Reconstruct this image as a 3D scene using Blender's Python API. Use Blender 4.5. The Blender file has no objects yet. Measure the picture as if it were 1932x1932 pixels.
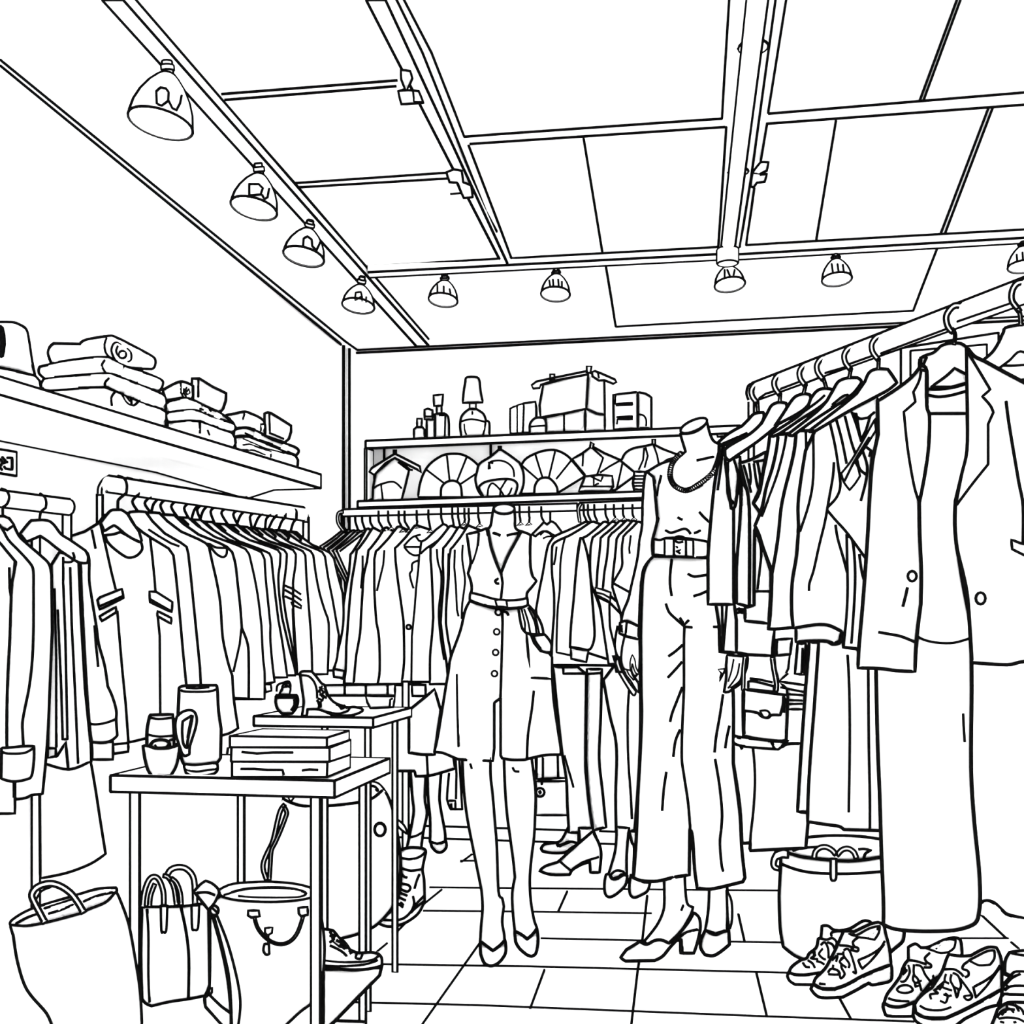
import bpy, math
import numpy as np
from mathutils import Vector, Matrix
from mathutils.bvhtree import BVHTree
from mathutils.geometry import delaunay_2d_cdt

SC = bpy.context.scene
SUNE = 2.0
LAMPE = 4.0
COL = SC.collection
F, CX, HY, HC, YAW = 2100.0, 966.0, 1190.0, 1.1, math.radians(9.7)
SN, CS = math.sin(YAW), math.cos(YAW)
YB, XL, ZC = 5.4, -1.766, 2.52          # back wall, left wall, ceiling
CAMP = Vector((0, 0, HC))


def ray(x, y):
    u = (x - CX) / F
    v = (HY - y) / F
    return Vector((-SN + u * CS, CS + u * SN, v))


def at(x, y, t):
    return CAMP + ray(x, y) * t


# ways to say how far away a point stands
def YP(Y):
    return lambda x, y: Y / ray(x, y).y


def XP(X):
    return lambda x, y: X / ray(x, y).x


def ZP(Z):
    return lambda x, y: (Z - HC) / ray(x, y).z


def SP(X0, Y0, deg):
    """upright plane through (X0, Y0) turned deg from the X axis"""
    a = math.radians(deg)
    nx, ny = -math.sin(a), math.cos(a)
    return lambda x, y: (X0 * nx + Y0 * ny) / (ray(x, y).x * nx + ray(x, y).y * ny)


def SPX(px, Y0, deg):
    r = ray(px, HY)
    return SP(r.x * Y0 / r.y, Y0, deg)


def dep(d):
    return YP(d) if isinstance(d, (int, float)) else d


def P(s):
    """'x,y x,y ...' ; leading ~ = smooth curve, a trailing ! keeps a corner"""
    if not isinstance(s, str):
        return [(float(a), float(b)) for a, b in s]
    sm = s.startswith('~')
    pts, cor = [], []
    for w in s.lstrip('~').split():
        c = w.endswith('!')
        a, b = w.rstrip('!').split(',')
        pts.append((float(a), float(b)))
        cor.append(c)
    if not sm or len(pts) < 3:
        return pts
    return smooth(pts, cor)


def smooth(pts, cor=None, closed=False, k=4):
    n = len(pts)
    cor = cor or [False] * n
    out = []
    rng = n if closed else n - 1
    for i in range(rng):
        p1, p2 = np.array(pts[i]), np.array(pts[(i + 1) % n])
        p0 = np.array(pts[i - 1]) if (closed or i > 0) and not cor[i] else p1
        p3 = np.array(pts[(i + 2) % n]) if (closed or i < n - 2) and not cor[(i + 1) % n] else p2
        for j in range(k):
            s = j / k
            q = 0.5 * ((2 * p1) + (-p0 + p2) * s + (2 * p0 - 5 * p1 + 4 * p2 - p3) * s * s + (-p0 + 3 * p1 - 3 * p2 + p3) * s ** 3)
            out.append((float(q[0]), float(q[1])))
    if not closed:
        out.append(tuple(pts[-1]))
    return out


def C(s):
    """closed loop, smoothed when it starts with ~"""
    if isinstance(s, str) and s.startswith('~'):
        pts, cor = [], []
        for w in s[1:].split():
            cor.append(w.endswith('!'))
            a, b = w.rstrip('!').split(',')
            pts.append((float(a), float(b)))
        return smooth(pts, cor, True)
    return P(s)


def ell(cx, cy, rx, ry, rot=0, n=20, a0=0, a1=360):
    r = math.radians(rot)
    out = []
    m = n if a1 - a0 < 360 else n - 1
    for i in range(n):
        a = math.radians(a0 + (a1 - a0) * i / (m if m else 1)) if a1 - a0 < 360 else 2 * math.pi * i / n
        x, y = rx * math.cos(a), ry * math.sin(a)
        out.append((cx + x * math.cos(r) - y * math.sin(r), cy + x * math.sin(r) + y * math.cos(r)))
    return out


def bandloop(path, w, w2=None):
    path = P(path)
    n = len(path)
    L, R = [], []
    for i in range(n):
        a = np.array(path[max(0, i - 1)])
        b = np.array(path[min(n - 1, i + 1)])
        d = b - a
        d = d / (np.linalg.norm(d) + 1e-9)
        ww = (w + ((w2 if w2 is not None else w) - w) * i / max(1, n - 1)) / 2
        p = np.array(path[i])
        q = np.array((-d[1], d[0])) * ww
        L.append(tuple(p + q))
        R.append(tuple(p - q))
    return L + R[::-1]


def resample(pts, step):
    out = [pts[0]]
    for a, b in zip(pts, pts[1:]):
        d = math.dist(a, b)
        m = max(1, int(math.ceil(d / step)))
        for j in range(1, m + 1):
            out.append((a[0] + (b[0] - a[0]) * j / m, a[1] + (b[1] - a[1]) * j / m))
    return out


# ---------------------------------------------------------------- materials
def mk_mat(name, col, rough, scale=40.0, spec=0.2):
    m = bpy.data.materials.new(name)
    m.use_nodes = True
    nt = m.node_tree
    b = nt.nodes['Principled BSDF']
    b.inputs['Roughness'].default_value = rough
    b.inputs['Specular IOR Level'].default_value = spec
    tc = nt.nodes.new('ShaderNodeTexCoord')
    no = nt.nodes.new('ShaderNodeTexNoise')
    no.inputs['Scale'].default_value = scale
    cr = nt.nodes.new('ShaderNodeValToRGB')
    c2 = tuple(max(0.0, c - 0.015) for c in col)
    cr.color_ramp.elements[0].color = (*c2, 1)
    cr.color_ramp.elements[1].color = (*col, 1)
    nt.links.new(tc.outputs['Object'], no.inputs['Vector'])
    nt.links.new(no.outputs['Fac'], cr.inputs['Fac'])
    nt.links.new(cr.outputs['Color'], b.inputs['Base Color'])
    return m


W = 0.985
MAT = {
    'fabric': mk_mat('white_fabric', (W, W, W), 1.0, 60, 0.0),
    'leather': mk_mat('white_leather', (W, W, W), 0.9, 90, 0.05),
    'wood': mk_mat('white_painted_wood', (W, W, W), 0.9, 12, 0.05),
    'metal': mk_mat('white_enamelled_metal', (W, W, W), 0.8, 30, 0.1),
    'ceramic': mk_mat('white_ceramic', (W, W, W), 0.8, 20, 0.1),
    'wall': mk_mat('white_plaster', (W, W, W), 1.0, 8, 0.0),
    'tile': mk_mat('white_floor_tile', (W, W, W), 1.0, 5, 0.0),
    'skin': mk_mat('white_mannequin_shell', (W, W, W), 0.9, 15, 0.05),
    'paper': mk_mat('white_paper', (W, W, W), 1.0, 50, 0.0),
}
ink_m = bpy.data.materials.new('black_piping')
ink_m.use_nodes = True
nt = ink_m.node_tree
nt.nodes.remove(nt.nodes['Principled BSDF'])
df = nt.nodes.new('ShaderNodeBsdfDiffuse')
nz = nt.nodes.new('ShaderNodeTexNoise')
nz.inputs['Scale'].default_value = 80
ml = nt.nodes.new('ShaderNodeMath')
ml.operation = 'MULTIPLY'
ml.inputs[1].default_value = 0.004
nt.links.new(nz.outputs['Fac'], ml.inputs[0])
nt.links.new(ml.outputs[0], df.inputs['Color'])
nt.links.new(df.outputs['BSDF'], nt.nodes['Material Output'].inputs['Surface'])

INKW, WS = 6.1, 1.36


class Part:
    """collects the white solid and its black piping for ONE mesh"""

    def __init__(s, mat='fabric'):
        s.v, s.f, s.mi = [], [], []
        s.wv, s.wf = [], []
        s.mat = mat
        s._b = None

    def add(s, vs, fs, ink=False):
        o = len(s.v)
        s.v += [tuple(v) for v in vs]
        s.f += [tuple(i + o for i in f) for f in fs]
        s.mi += [1 if ink else 0] * len(fs)
        if not ink:
            o = len(s.wv)
            s.wv += [tuple(v) for v in vs]
            s.wf += [tuple(i + o for i in f) for f in fs]
            s._b = None

    def bvh(s):
        if s._b is None:
            s._b = BVHTree.FromPolygons(s.wv, s.wf)
        return s._b

    def hit(s, x, y):
        if not s.wf:
            return None
        r = ray(x, y)
        loc, no, idx, d = s.bvh().ray_cast(CAMP, r.normalized())
        if loc is None:
            return None
        return (loc - CAMP).dot(r) / r.length_squared

    # ---- piping
    def tube3(s, pts, rad, closed=False, n=5):
        pts = [Vector(p) for p in pts]
        q, rr = [pts[0]], [rad[0]]
        for p, r in zip(pts[1:], rad[1:]):
            if (p - q[-1]).length > 1e-5:
                q.append(p)
                rr.append(r)
        if closed and len(q) > 2 and (q[0] - q[-1]).length < 1e-5:
            q.pop()
            rr.pop()
        pts, rad = q, rr
        m = len(pts)
        if m < 2:
            return
        vs, fs = [], []
        up0 = None
        for i in range(m):
            if closed:
                a, b = pts[i - 1], pts[(i + 1) % m]
            else:
                a, b = pts[max(0, i - 1)], pts[min(m - 1, i + 1)]
            t = (b - a)
            if t.length < 1e-7:
                t = Vector((0, 0, 1))
            t.normalize()
            view = (pts[i] - CAMP).normalized()
            e = t.cross(view)
            if e.length < 1e-3:
                e = t.orthogonal()
            e.normalize()
            g = e.cross(t)
            if up0 is not None and e.dot(up0) < 0 and abs(e.dot(up0)) > 0.7:
                pass
            up0 = e
            for j in range(n):
                an = 2 * math.pi * j / n
                vs.append(pts[i] + e * (math.cos(an) * rad[i]) + g * (math.sin(an) * rad[i]))
        rng = m if closed else m - 1
        for i in range(rng):
            k = (i + 1) % m
            for j in range(n):
                j2 = (j + 1) % n
                fs.append((i * n + j, i * n + j2, k * n + j2, k * n + j))
        if not closed:
            fs.append(tuple(range(n)))
            fs.append(tuple((m - 1) * n + j for j in range(n - 1, -1, -1)))
        s.add(vs, fs, True)

    def line3(s, pts, w=None, closed=False):
        w = INKW if w is None else w * WS
        pts = [Vector(p) for p in pts]
        rad = []
        for p in pts:
            t = max(0.3, -p.x * SN + p.y * CS)
            rad.append(w * 0.5 * t / F)
        s.tube3(pts, rad, closed)

    def stroke(s, pts, d=None, w=None, closed=False, on=None, step=7):
        """piping along a drawn path, laid on this part's own surface (or at depth d)"""
        w = INKW * 0.92 if w is None else w * WS
        pts = resample(C(pts) if closed else P(pts), step)
        if closed:
            pts = pts + resample([pts[-1], pts[0]], step)[1:]
        tg = on or s
        ts = [tg.hit(x, y) for x, y in pts] if (d is None) else [None] * len(pts)
        if d is not None:
            fb = dep(d)
            ts = [fb(x, y) for x, y in pts]
        else:
            good = [t for t in ts if t is not None]
            if not good:
                return
            last = good[0]
            for i, t in enumerate(ts):
                if t is None:
                    ts[i] = last
                else:
                    last = t
        rad = [w * 0.5 * t / F for t in ts]
        s.tube3([at(x, y, t - r * 0.8) for (x, y), t, r in zip(pts, ts, rad)], rad, closed)

    def dot(s, x, y, r, d=None, w=None, on=None, ry=None):
        s.stroke(ell(x, y, r, ry or r, 0, 14), d, w, True, on, 30)

    # ---- solids
    def _grid(s, loops, step):
        xs = [p[0] for l in loops for p in l]
        ys = [p[1] for l in loops for p in l]
        x0, x1, y0, y1 = min(xs), max(xs), min(ys), max(ys)
        coords, edges = [], []
        for l in loops:
            l = resample(l + [l[0]], step * 1.2)[:-1]
            o = len(coords)
            coords += l
            edges += [(o + i, o + (i + 1) % len(l)) for i in range(len(l))]
        A = np.array([coords[e[0]] for e in edges])
        B = np.array([coords[e[1]] for e in edges])
        gx = np.arange(x0 + step * .5, x1, step)
        gy = np.arange(y0 + step * .5, y1, step)
        g = [(x + (step * .5 if j % 2 else 0), y) for j, y in enumerate(gy) for x in gx]

        def dist(pts):
            p = np.array(pts)[:, None, :]
            ab = (B - A)[None]
            t = np.clip(((p - A[None]) * ab).sum(2) / ((ab ** 2).sum(2) + 1e-9), 0, 1)
            return np.sqrt((((A[None] + ab * t[..., None]) - p) ** 2).sum(2)).min(1)

        def inside(pts):
            p = np.array(pts)
            r = np.zeros(len(p), int)
            for (ax, ay), (bx, by) in zip(A, B):
                c = (ay > p[:, 1]) != (by > p[:, 1])
                with np.errstate(divide='ignore', invalid='ignore'):
                    xx = ax + (p[:, 1] - ay) * (bx - ax) / (by - ay)
                r += (c & (p[:, 0] < xx)).astype(int)
            return r % 2 == 1
        if g:
            dd = dist(g)
            ii = inside(g)
            g = [q for q, d_, i_ in zip(g, dd, ii) if i_ and d_ > step * .45]
        allp = coords + g
        res = delaunay_2d_cdt([Vector(p) for p in allp], edges, [], 0, 1e-4)
        V2 = [(v.x, v.y) for v in res[0]]
        tris = [tuple(f) for f in res[2]]
        cen = [tuple(np.mean([V2[i] for i in t], axis=0)) for t in tris]
        ok = inside(cen)
        tris = [t for t, k in zip(tris, ok) if k]
        dd = dist(V2)
        return V2, tris, dd

    def _shell(s, V2, tris, tf, tb):
        n = len(V2)
        used = sorted({i for t in tris for i in t})
        mp = {v: k for k, v in enumerate(used)}
        m = len(used)
        vs = [at(*V2[i], tf[i]) for i in used] + [at(*V2[i], tb[i]) for i in used]
        fs = []
        cnt = {}
        for t in tris:
            a, b, c = (mp[i] for i in t)
            fs.append((a, b, c))
            fs.append((a + m, c + m, b + m))
            for e in ((a, b), (b, c), (c, a)):
                cnt[e] = cnt.get(e, 0) + 1
        for (a, b) in cnt:
            if (b, a) not in cnt:
                fs.append((b, a, a + m, b + m))
        s.add(vs, fs)

    def puff(s, loops, d, th, ink=None, step=None, flat=0.0, round_=0.8, inkloops=True):
        """rounded solid of a drawn outline, thickness th, centred on depth surface d"""
        if isinstance(loops, str) or (loops and isinstance(loops[0], tuple)):
            loops = [loops]
        loops = [C(l) for l in loops]
        d = dep(d)
        xs = [p[0] for p in loops[0]]
        ys = [p[1] for p in loops[0]]
        size = min(max(xs) - min(xs), max(ys) - min(ys))
        big = max(max(xs) - min(xs), max(ys) - min(ys))
        step = step or max(3.0, min(size / 5.0, 16), big / 40)
        V2, tris, dd = s._grid(loops, step)
        dm = max(dd.max(), 1e-3) * round_
        h = th / 2 * (flat + (1 - flat) * np.sin(np.pi / 2 * np.minimum(1, dd / dm)))
        h = np.maximum(h, 0.0006)
        t0 = [d(*p) for p in V2]
        s._shell(V2, tris, [t - q for t, q in zip(t0, h)], [t + q for t, q in zip(t0, h)])
        if inkloops:
            w = INKW if ink is None else ink * WS
            for l in loops:
                pts = resample(l + [l[0]], 14)[:-1]
                tt = [d(*p) for p in pts]
                rad = [w * .5 * t / F for t in tt]
                tav = sum(tt) / len(tt)
                slope = th / 2 * (math.pi / 2) / (dm * tav / F)
                fw = min(3.2, 0.6 + slope)
                base = th / 2 * flat
                s.tube3([at(x, y, t - r * fw - base) for (x, y), t, r in zip(pts, tt, rad)], rad, True)
        return s

    def patch(s, loops, on, lift=0.006, ink=None, step=None, inkloops=True, dome=0.004):
        """thin solid that follows the surface of another part"""
        if isinstance(loops, str) or (loops and isinstance(loops[0], tuple)):
            loops = [loops]
        loops = [C(l) for l in loops]
        xs = [p[0] for p in loops[0]]
        ys = [p[1] for p in loops[0]]
        big = max(max(xs) - min(xs), max(ys) - min(ys))
        step = step or max(3.0, big / 9)
        V2, tris, dd = s._grid(loops, step)
        th = [on.hit(*p) for p in V2]
        good = [t for t in th if t is not None]
        if not good:
            raise RuntimeError('patch misses')
        G = [(p, t) for p, t in zip(V2, th) if t is not None]
        for i, t in enumerate(th):
            if t is None:
                th[i] = min(G, key=lambda g: (g[0][0] - V2[i][0]) ** 2 + (g[0][1] - V2[i][1]) ** 2)[1]
        dm = max(dd.max(), 1e-3)
        s._shell(V2, tris, [t - lift - dome * min(1, q / dm * 1.5) for t, q in zip(th, dd)], [t + 0.002 for t in th])
        if inkloops:
            w = (4.6 if ink is None else ink) * 1.22
            for l in loops:
                pts = resample(l + [l[0]], 7)[:-1]
                tt = []
                for p in pts:
                    t = on.hit(*p)
                    if t is None:
                        t = min(G, key=lambda g: (g[0][0] - p[0]) ** 2 + (g[0][1] - p[1]) ** 2)[1]
                    tt.append(t - lift)
                rad = [w * .5 * t / F for t in tt]
                s.tube3([at(x, y, t - r * 1.3) for (x, y), t, r in zip(pts, tt, rad)], rad, True)
        return s

    def band(s, path, w, d, th=0.012, ink=None, w2=None):
        return s.puff([bandloop(path, w, w2)], d, th, 3.9 if ink is None else ink * .9, step=max(3, w * .6))

    def hexa(s, c, ink=None, edges=None):
        """8 corners: bottom ring 0-3, top ring 4-7"""
        fs = [(0, 3, 2, 1), (4, 5, 6, 7), (0, 1, 5, 4), (1, 2, 6, 5), (2, 3, 7, 6), (3, 0, 4, 7)]
        s.add(c, fs)
        E = [(0, 1), (1, 2), (2, 3), (3, 0), (4, 5), (5, 6), (6, 7), (7, 4), (0, 4), (1, 5), (2, 6), (3, 7)]
        if ink == 0:
            return s
        for k, (a, b) in enumerate(E):
            if edges is None or k in edges:
                pa, pb = Vector(c[a]), Vector(c[b])
                m = max(1, int((pb - pa).length / .25))
                s.line3([pa.lerp(pb, i / m) for i in range(m + 1)], ink)
        return s

    def box(s, x0, x1, y0, y1, z0, z1, ink=None, edges=None):
        return s.hexa([(x0, y0, z0), (x1, y0, z0), (x1, y1, z0), (x0, y1, z0), (x0, y0, z1), (x1, y0, z1), (x1, y1, z1), (x0, y1, z1)], ink, edges)

    def block(s, front, back, df_, db, ink=None):
        """box from its drawn front face and drawn back face (each 4 corners: tl tr br bl)"""
        f, b = P(front), P(back)
        df_, db = dep(df_), dep(db)
        Fp = [at(x, y, df_(x, y)) for x, y in f]
        Bp = [at(x, y, db(x, y)) for x, y in b]
        return s.hexa([Fp[3], Fp[2], Bp[2], Bp[3], Fp[0], Fp[1], Bp[1], Bp[0]], ink)

    def rod(s, a, b, r, ink=None, n=14, r2=None, ends=True):
        a, b = Vector(a), Vector(b)
        r2 = r if r2 is None else r2
        ax = (b - a).normalized()
        vs, fs = [], []
        view = ((a + b) / 2 - CAMP).normalized()
        e = ax.cross(view)
        if e.length < 1e-3:
            e = ax.orthogonal()
        e.normalize()
        g = e.cross(ax)
        for p, rr in ((a, r), (b, r2)):
            for j in range(n):
                an = 2 * math.pi * j / n
                vs.append(p + e * math.cos(an) * rr + g * math.sin(an) * rr)
        for j in range(n):
            k = (j + 1) % n
            fs.append((j, k, n + k, n + j))
        fs.append(tuple(range(n)))
        fs.append(tuple(range(2 * n - 1, n - 1, -1)))
        s.add(vs, fs)
        if ink != 0:
            m = max(1, int((b - a).length / .2))
            iw = (4.9 if ink is None else ink) * 1.4
            for sg in (1, -1):
                s.line3([a.lerp(b, i / m) + e * sg * (r + (r2 - r) * i / m) for i in range(m + 1)], iw)
            if ends:
                s.line3(vs[:n], ink, True)
                s.line3(vs[n:], ink, True)
        return s

    def bell(s, O, ax, R, prof, ink=None, n=28, wall=.004):
        """open shade turned about axis ax; prof = (distance up the axis from the rim, radius share)"""
        ax = Vector(ax).normalized()
        O = Vector(O)
        view = (O - CAMP).normalized()
        e = ax.cross(view).normalized()
        g = e.cross(ax)
        rings = [[O - ax * h + (e * math.cos(2 * math.pi * j / n) + g * math.sin(2 * math.pi * j / n)) * (R * k) for j in range(n)] for h, k in prof]
        inner = [[O - ax * h * .97 + (e * math.cos(2 * math.pi * j / n) + g * math.sin(2 * math.pi * j / n)) * max(.001, (R * k - wall)) for j in range(n)] for h, k in prof]
        for rg, fl in ((rings, 0), (inner, 1)):
            vs = [p for r_ in rg for p in r_]
            fs = []
            for i in range(len(rg) - 1):
                for j in range(n):
                    k = (j + 1) % n
                    q = (i * n + j, i * n + k, (i + 1) * n + k, (i + 1) * n + j)
                    fs.append(q if fl else q[::-1])
            fs.append(tuple((len(rg) - 1) * n + j for j in range(n)))
            s.add(vs, fs)
        s.line3(rings[0], ink, True)
        s.line3(rings[-1], ink, True)
        lift = (g - view * g.dot(view))
        up = (-ax + view * ax.dot(view))
        kk = abs(ax.dot(view))
        sp = min(.9, R * kk / max(1e-4, prof[-1][0] * math.sqrt(max(1e-4, 1 - kk * kk))))
        ph = math.asin(sp) * (1 if lift.dot(up) > 0 else -1)
        for a in (ph, math.pi - ph):
            s.line3([O - ax * h + (e * math.cos(a) + g * math.sin(a)) * (R * k) for h, k in prof], (ink or 4.9) * 1.3)
        return s

    def build(s, name, parent=None, base=None, **pr):
        base = Vector(base) if base is not None else (Vector(parent['_b']) if parent is not None else Vector((0, 0, 0)))
        me = bpy.data.meshes.new(name)
        me.from_pydata([tuple(Vector(v) - base) for v in s.v], [], s.f)
        me.materials.append(MAT[s.mat])
        me.materials.append(ink_m)
        me.polygons.foreach_set('material_index', s.mi)
        me.update()
        o = bpy.data.objects.new(name, me)
        COL.objects.link(o)
        if parent is not None:
            o.parent = parent
        else:
            o.location = base
        for k, v in pr.items():
            o[k] = v
        return o


def slope(y0, Y0, y1, Y1):
    def f(x, y):
        k = min(1.2, max(-.2, (y - y0) / (y1 - y0)))
        return (Y0 + (Y1 - Y0) * k) / ray(x, y).y
    return f


def mean_base(parts):
    vs = [v for p in parts for v in p.v]
    a = np.array(vs)
    return (float((a[:, 0].min() + a[:, 0].max()) / 2), float((a[:, 1].min() + a[:, 1].max()) / 2), float(a[:, 2].min()))


def thing(name, label, cat, parts, group=None, root=None):
    """parts: Part -> one mesh; or list of (part name, Part[, label[, [(sub name, Part)...]]])"""
    pr = {'label': label, 'category': cat}
    if group:
        pr['group'] = group
    if isinstance(parts, Part):
        return parts.build(name, base=mean_base([parts]), **pr)
    flat = [p[1] for p in parts] + [q[1] for p in parts if len(p) > 3 for q in p[3]]
    b = mean_base(flat)
    e = bpy.data.objects.new(name, None)
    COL.objects.link(e)
    e.empty_display_size = .05
    e.location = b
    e['_b'] = b
    for k, v in pr.items():
        e[k] = v
    for p in parts:
        o = p[1].build(p[0], e, **({'label': p[2]} if len(p) > 2 and p[2] else {}))
        if len(p) > 3:
            for q in p[3]:
                c = q[1].build(q[0], None, b, **({'label': q[2]} if len(q) > 2 and q[2] else {}))
                c.parent = o
                c.location = (0, 0, 0)
    del e['_b']
    return e


def struct(name, part):
    return part.build(name, kind='structure')


def ordw(i):
    return ['first', 'second', 'third', 'fourth', 'fifth', 'sixth', 'seventh', 'eighth', 'ninth', 'tenth', 'eleventh', 'twelfth', 'thirteenth',
            'fourteenth', 'fifteenth', 'sixteenth', 'seventeenth', 'eighteenth', 'nineteenth', 'twentieth'][i]
# ================================================================ the setting
ct = ZP(ZC - .002)
fl = ZP(.0)
p = Part('tile')
p.add([(-1.78, .2, 0), (3.2, .2, 0), (3.2, YB + .05, 0), (-1.78, YB + .05, 0)], [(0, 1, 2, 3)])
for s in ("868,1625 896,1625", "896,1608 870,1627", "810,1675 1240,1679 1340,1680 1468,1681", "798,1719 1007,1721 1230,1724", "1020,1771 1205,1775 1490,1779",
          "723,1820 1000,1824 1490,1836", "600,1890 900,1897 1440,1918 1725,1928", "833,1679 802,1704 745,1762", "730,1780 712,1795",
          "908,1775 797,1932", "1070,1682 1053,1720", "1027,1830 1000,1903", "1221,1690 1211,1780 1203,1830 1191,1932", "1393,1725 1405,1778", "1427,1836 1446,1915",
          "1583,1882 1605,1922", "1852,1727 1898,1770", "1908,1778 1922,1790", "1812,1771 1903,1771", "1385,1604 1372,1625 1360,1650"):
    p.stroke(s, fl, 4.2)
struct('floor', p)

p = Part('wall')
p.add([(XL, .2, 0), (XL, YB, 0), (XL, YB, ZC), (XL, .2, ZC)], [(0, 1, 2, 3)])
p.stroke("0,124 643,650", lambda x, y: min(XP(XL + .004)(x, y), ZP(ZC - .006)(x, y)), 4.3, step=30)
struct('wall_left', p)

p = Part('wall')
p.add([(XL, YB, 0), (3.2, YB, 0), (3.2, YB, ZC), (XL, YB, ZC)], [(0, 1, 2, 3)])
p.stroke("672,666 900,655 1300,635 1700,616 1932,605", YP(YB - .003), 4)
struct('wall_back', p)

p = Part('wood')                                   # upright corner trim
q = YP(YB - .02)
p.block("656,654 661,657 661,1290 656,1290", "656,654 661,657 661,1290 656,1290", YB - .012, YB - .003, 0)
p.stroke("659,652 659,1280", YB - .014, 4.4, step=60)
p.stroke("648,646 648,1280", XP(XL + .004), 5, step=60)
p.build('trim_1', kind='structure')

p = Part('wood')                                   # low plinth along the back wall
p.box(-1.55, .19, YB - .05, YB - .004, 0, .075, 3.6, (4,))
p.box(-1.55, .19, YB - .022, YB - .004, .075, .13, 3.6, (4,))
p.build('baseboard_back', kind='structure')

p = Part('wall')
p.add([(XL, .2, ZC), (3.2, .2, ZC), (3.2, YB, ZC), (XL, YB, ZC)], [(0, 3, 2, 1)])
for s in ("0,113 650,643", "650,643 674,660 900,649 1300,629 1720,608 1932,597",
          "250,0 408,178 555,345 690,503 940,488", "418,178 750,152", "424,189 748,163", "553,346 845,326", "560,354 845,337",
          "748,0 797,100 955,496", "762,0 814,100 876,258 1362,224 1376,0", "886,272 1368,240", "884,275 965,487 1355,466", "1370,240 1355,466",
          "1463,0 1417,335 1394,477 1932,447", "1483,0 1449,213", "1447,234 1435,305", "1423,355 1408,462 1932,433",
          "1449,215 1932,175", "1445,234 1932,198", "1805,0 1735,190", "1812,0 1742,190", "1865,203 1775,440", "1873,203 1783,440",
          "1101,262 1136,475", "1577,228 1540,452", "1143,503 1162,616 1723,586 1768,470", "906,380 937,437"):
    p.stroke(s, ct, 4.1, step=60)
struct('ceiling', p)


def slab(px, z0, z1, ink=None, edges=None):
    """beam with its drawn underside at height z0 reaching up to z1"""
    r = Part('metal')
    q = [at(x, y, ZP(z0)(x, y)) for x, y in P(px)]
    r.hexa([tuple(v) for v in q] + [(v.x, v.y, z1) for v in q], ink, edges)
    return r


slab("193,0 232,0 808,652 785,652", ZC - .035, ZC - .003, 4.6, (0, 1, 2, 3, 5)).build('trim_2', kind='structure')
slab("691,0 727,0 957,497 942,488", ZC - .03, ZC - .003, 4.6, (0, 1, 3)).build('trim_3', kind='structure')
r = slab("694,514 1352,480 1352,490 697,523", ZC - .03, ZC - .003, 4.2, (0, 2))
r.build('trim_4', kind='structure')
slab("1395,480 1932,449 1932,458 1395,489", ZC - .03, ZC - .003, 4.2, (0, 2)).build('trim_5', kind='structure')
r = Part('metal')
r.stroke("710,0 773,132", ZP(ZC - .032), 4.2, step=60)
A0, A1 = at(1429, -4, ZP(ZC - .06)(1429, -4)), at(1371, 486, ZP(ZC - .06)(1371, 486))
cond = Part('metal').rod(A0, A1, .0215, 4.4, ends=False)
coup = []
for x, y in ((1421, 90), (1393, 325)):
    O = at(x, y, ZP(ZC - .06)(x, y))
    c = Part('metal').rod(O, O + Vector((0, 0, .003)), .034 if y < 200 else .029, 3.0, 20)
    coup.append(('coupling', c))
end = Part('metal')
O = at(1373, 497, ZP(ZC - .12)(1373, 497))
end.rod(O, O + Vector((0, 0, .05)), .036, 3.2, 20)
thing('ceiling_conduit', 'long white conduit pipe with round couplings running along the ceiling towards the back', 'pipe',
      [('pipe', cond)] + coup + [('end_cap', end)])

CL = 'clamps holding the ceiling tracks'
for k, (a, b, lab) in enumerate((
        ("756,132 774,134 778,148 768,170 790,172 799,194 757,197 751,172 764,168 757,150", "751,172 779,170 781,191 798,193",
         'small boxy track clamp nearer the camera, on the upper ceiling strut'),
        ("842,325 856,320 871,322 874,344 889,350 892,372 875,374 862,345 848,344", "848,344 864,345 871,364 849,366",
         'small boxy track clamp on the lower strut where the track nears the beam'),
        ("1435,306 1450,306 1447,322 1436,327 1434,330 1447,328 1443,343 1428,345 1422,354 1416,352 1420,325", "1420,326 1433,328",
         'notched black-edged clamp on the right of the conduit pipe'))):
    c = Part('metal').puff(a, ZP(ZC - .04), .05, 3.8, flat=.5)
    c.stroke(b, None, 3.4)
    thing('track_clamp', lab, 'clamp', c, CL)

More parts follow.
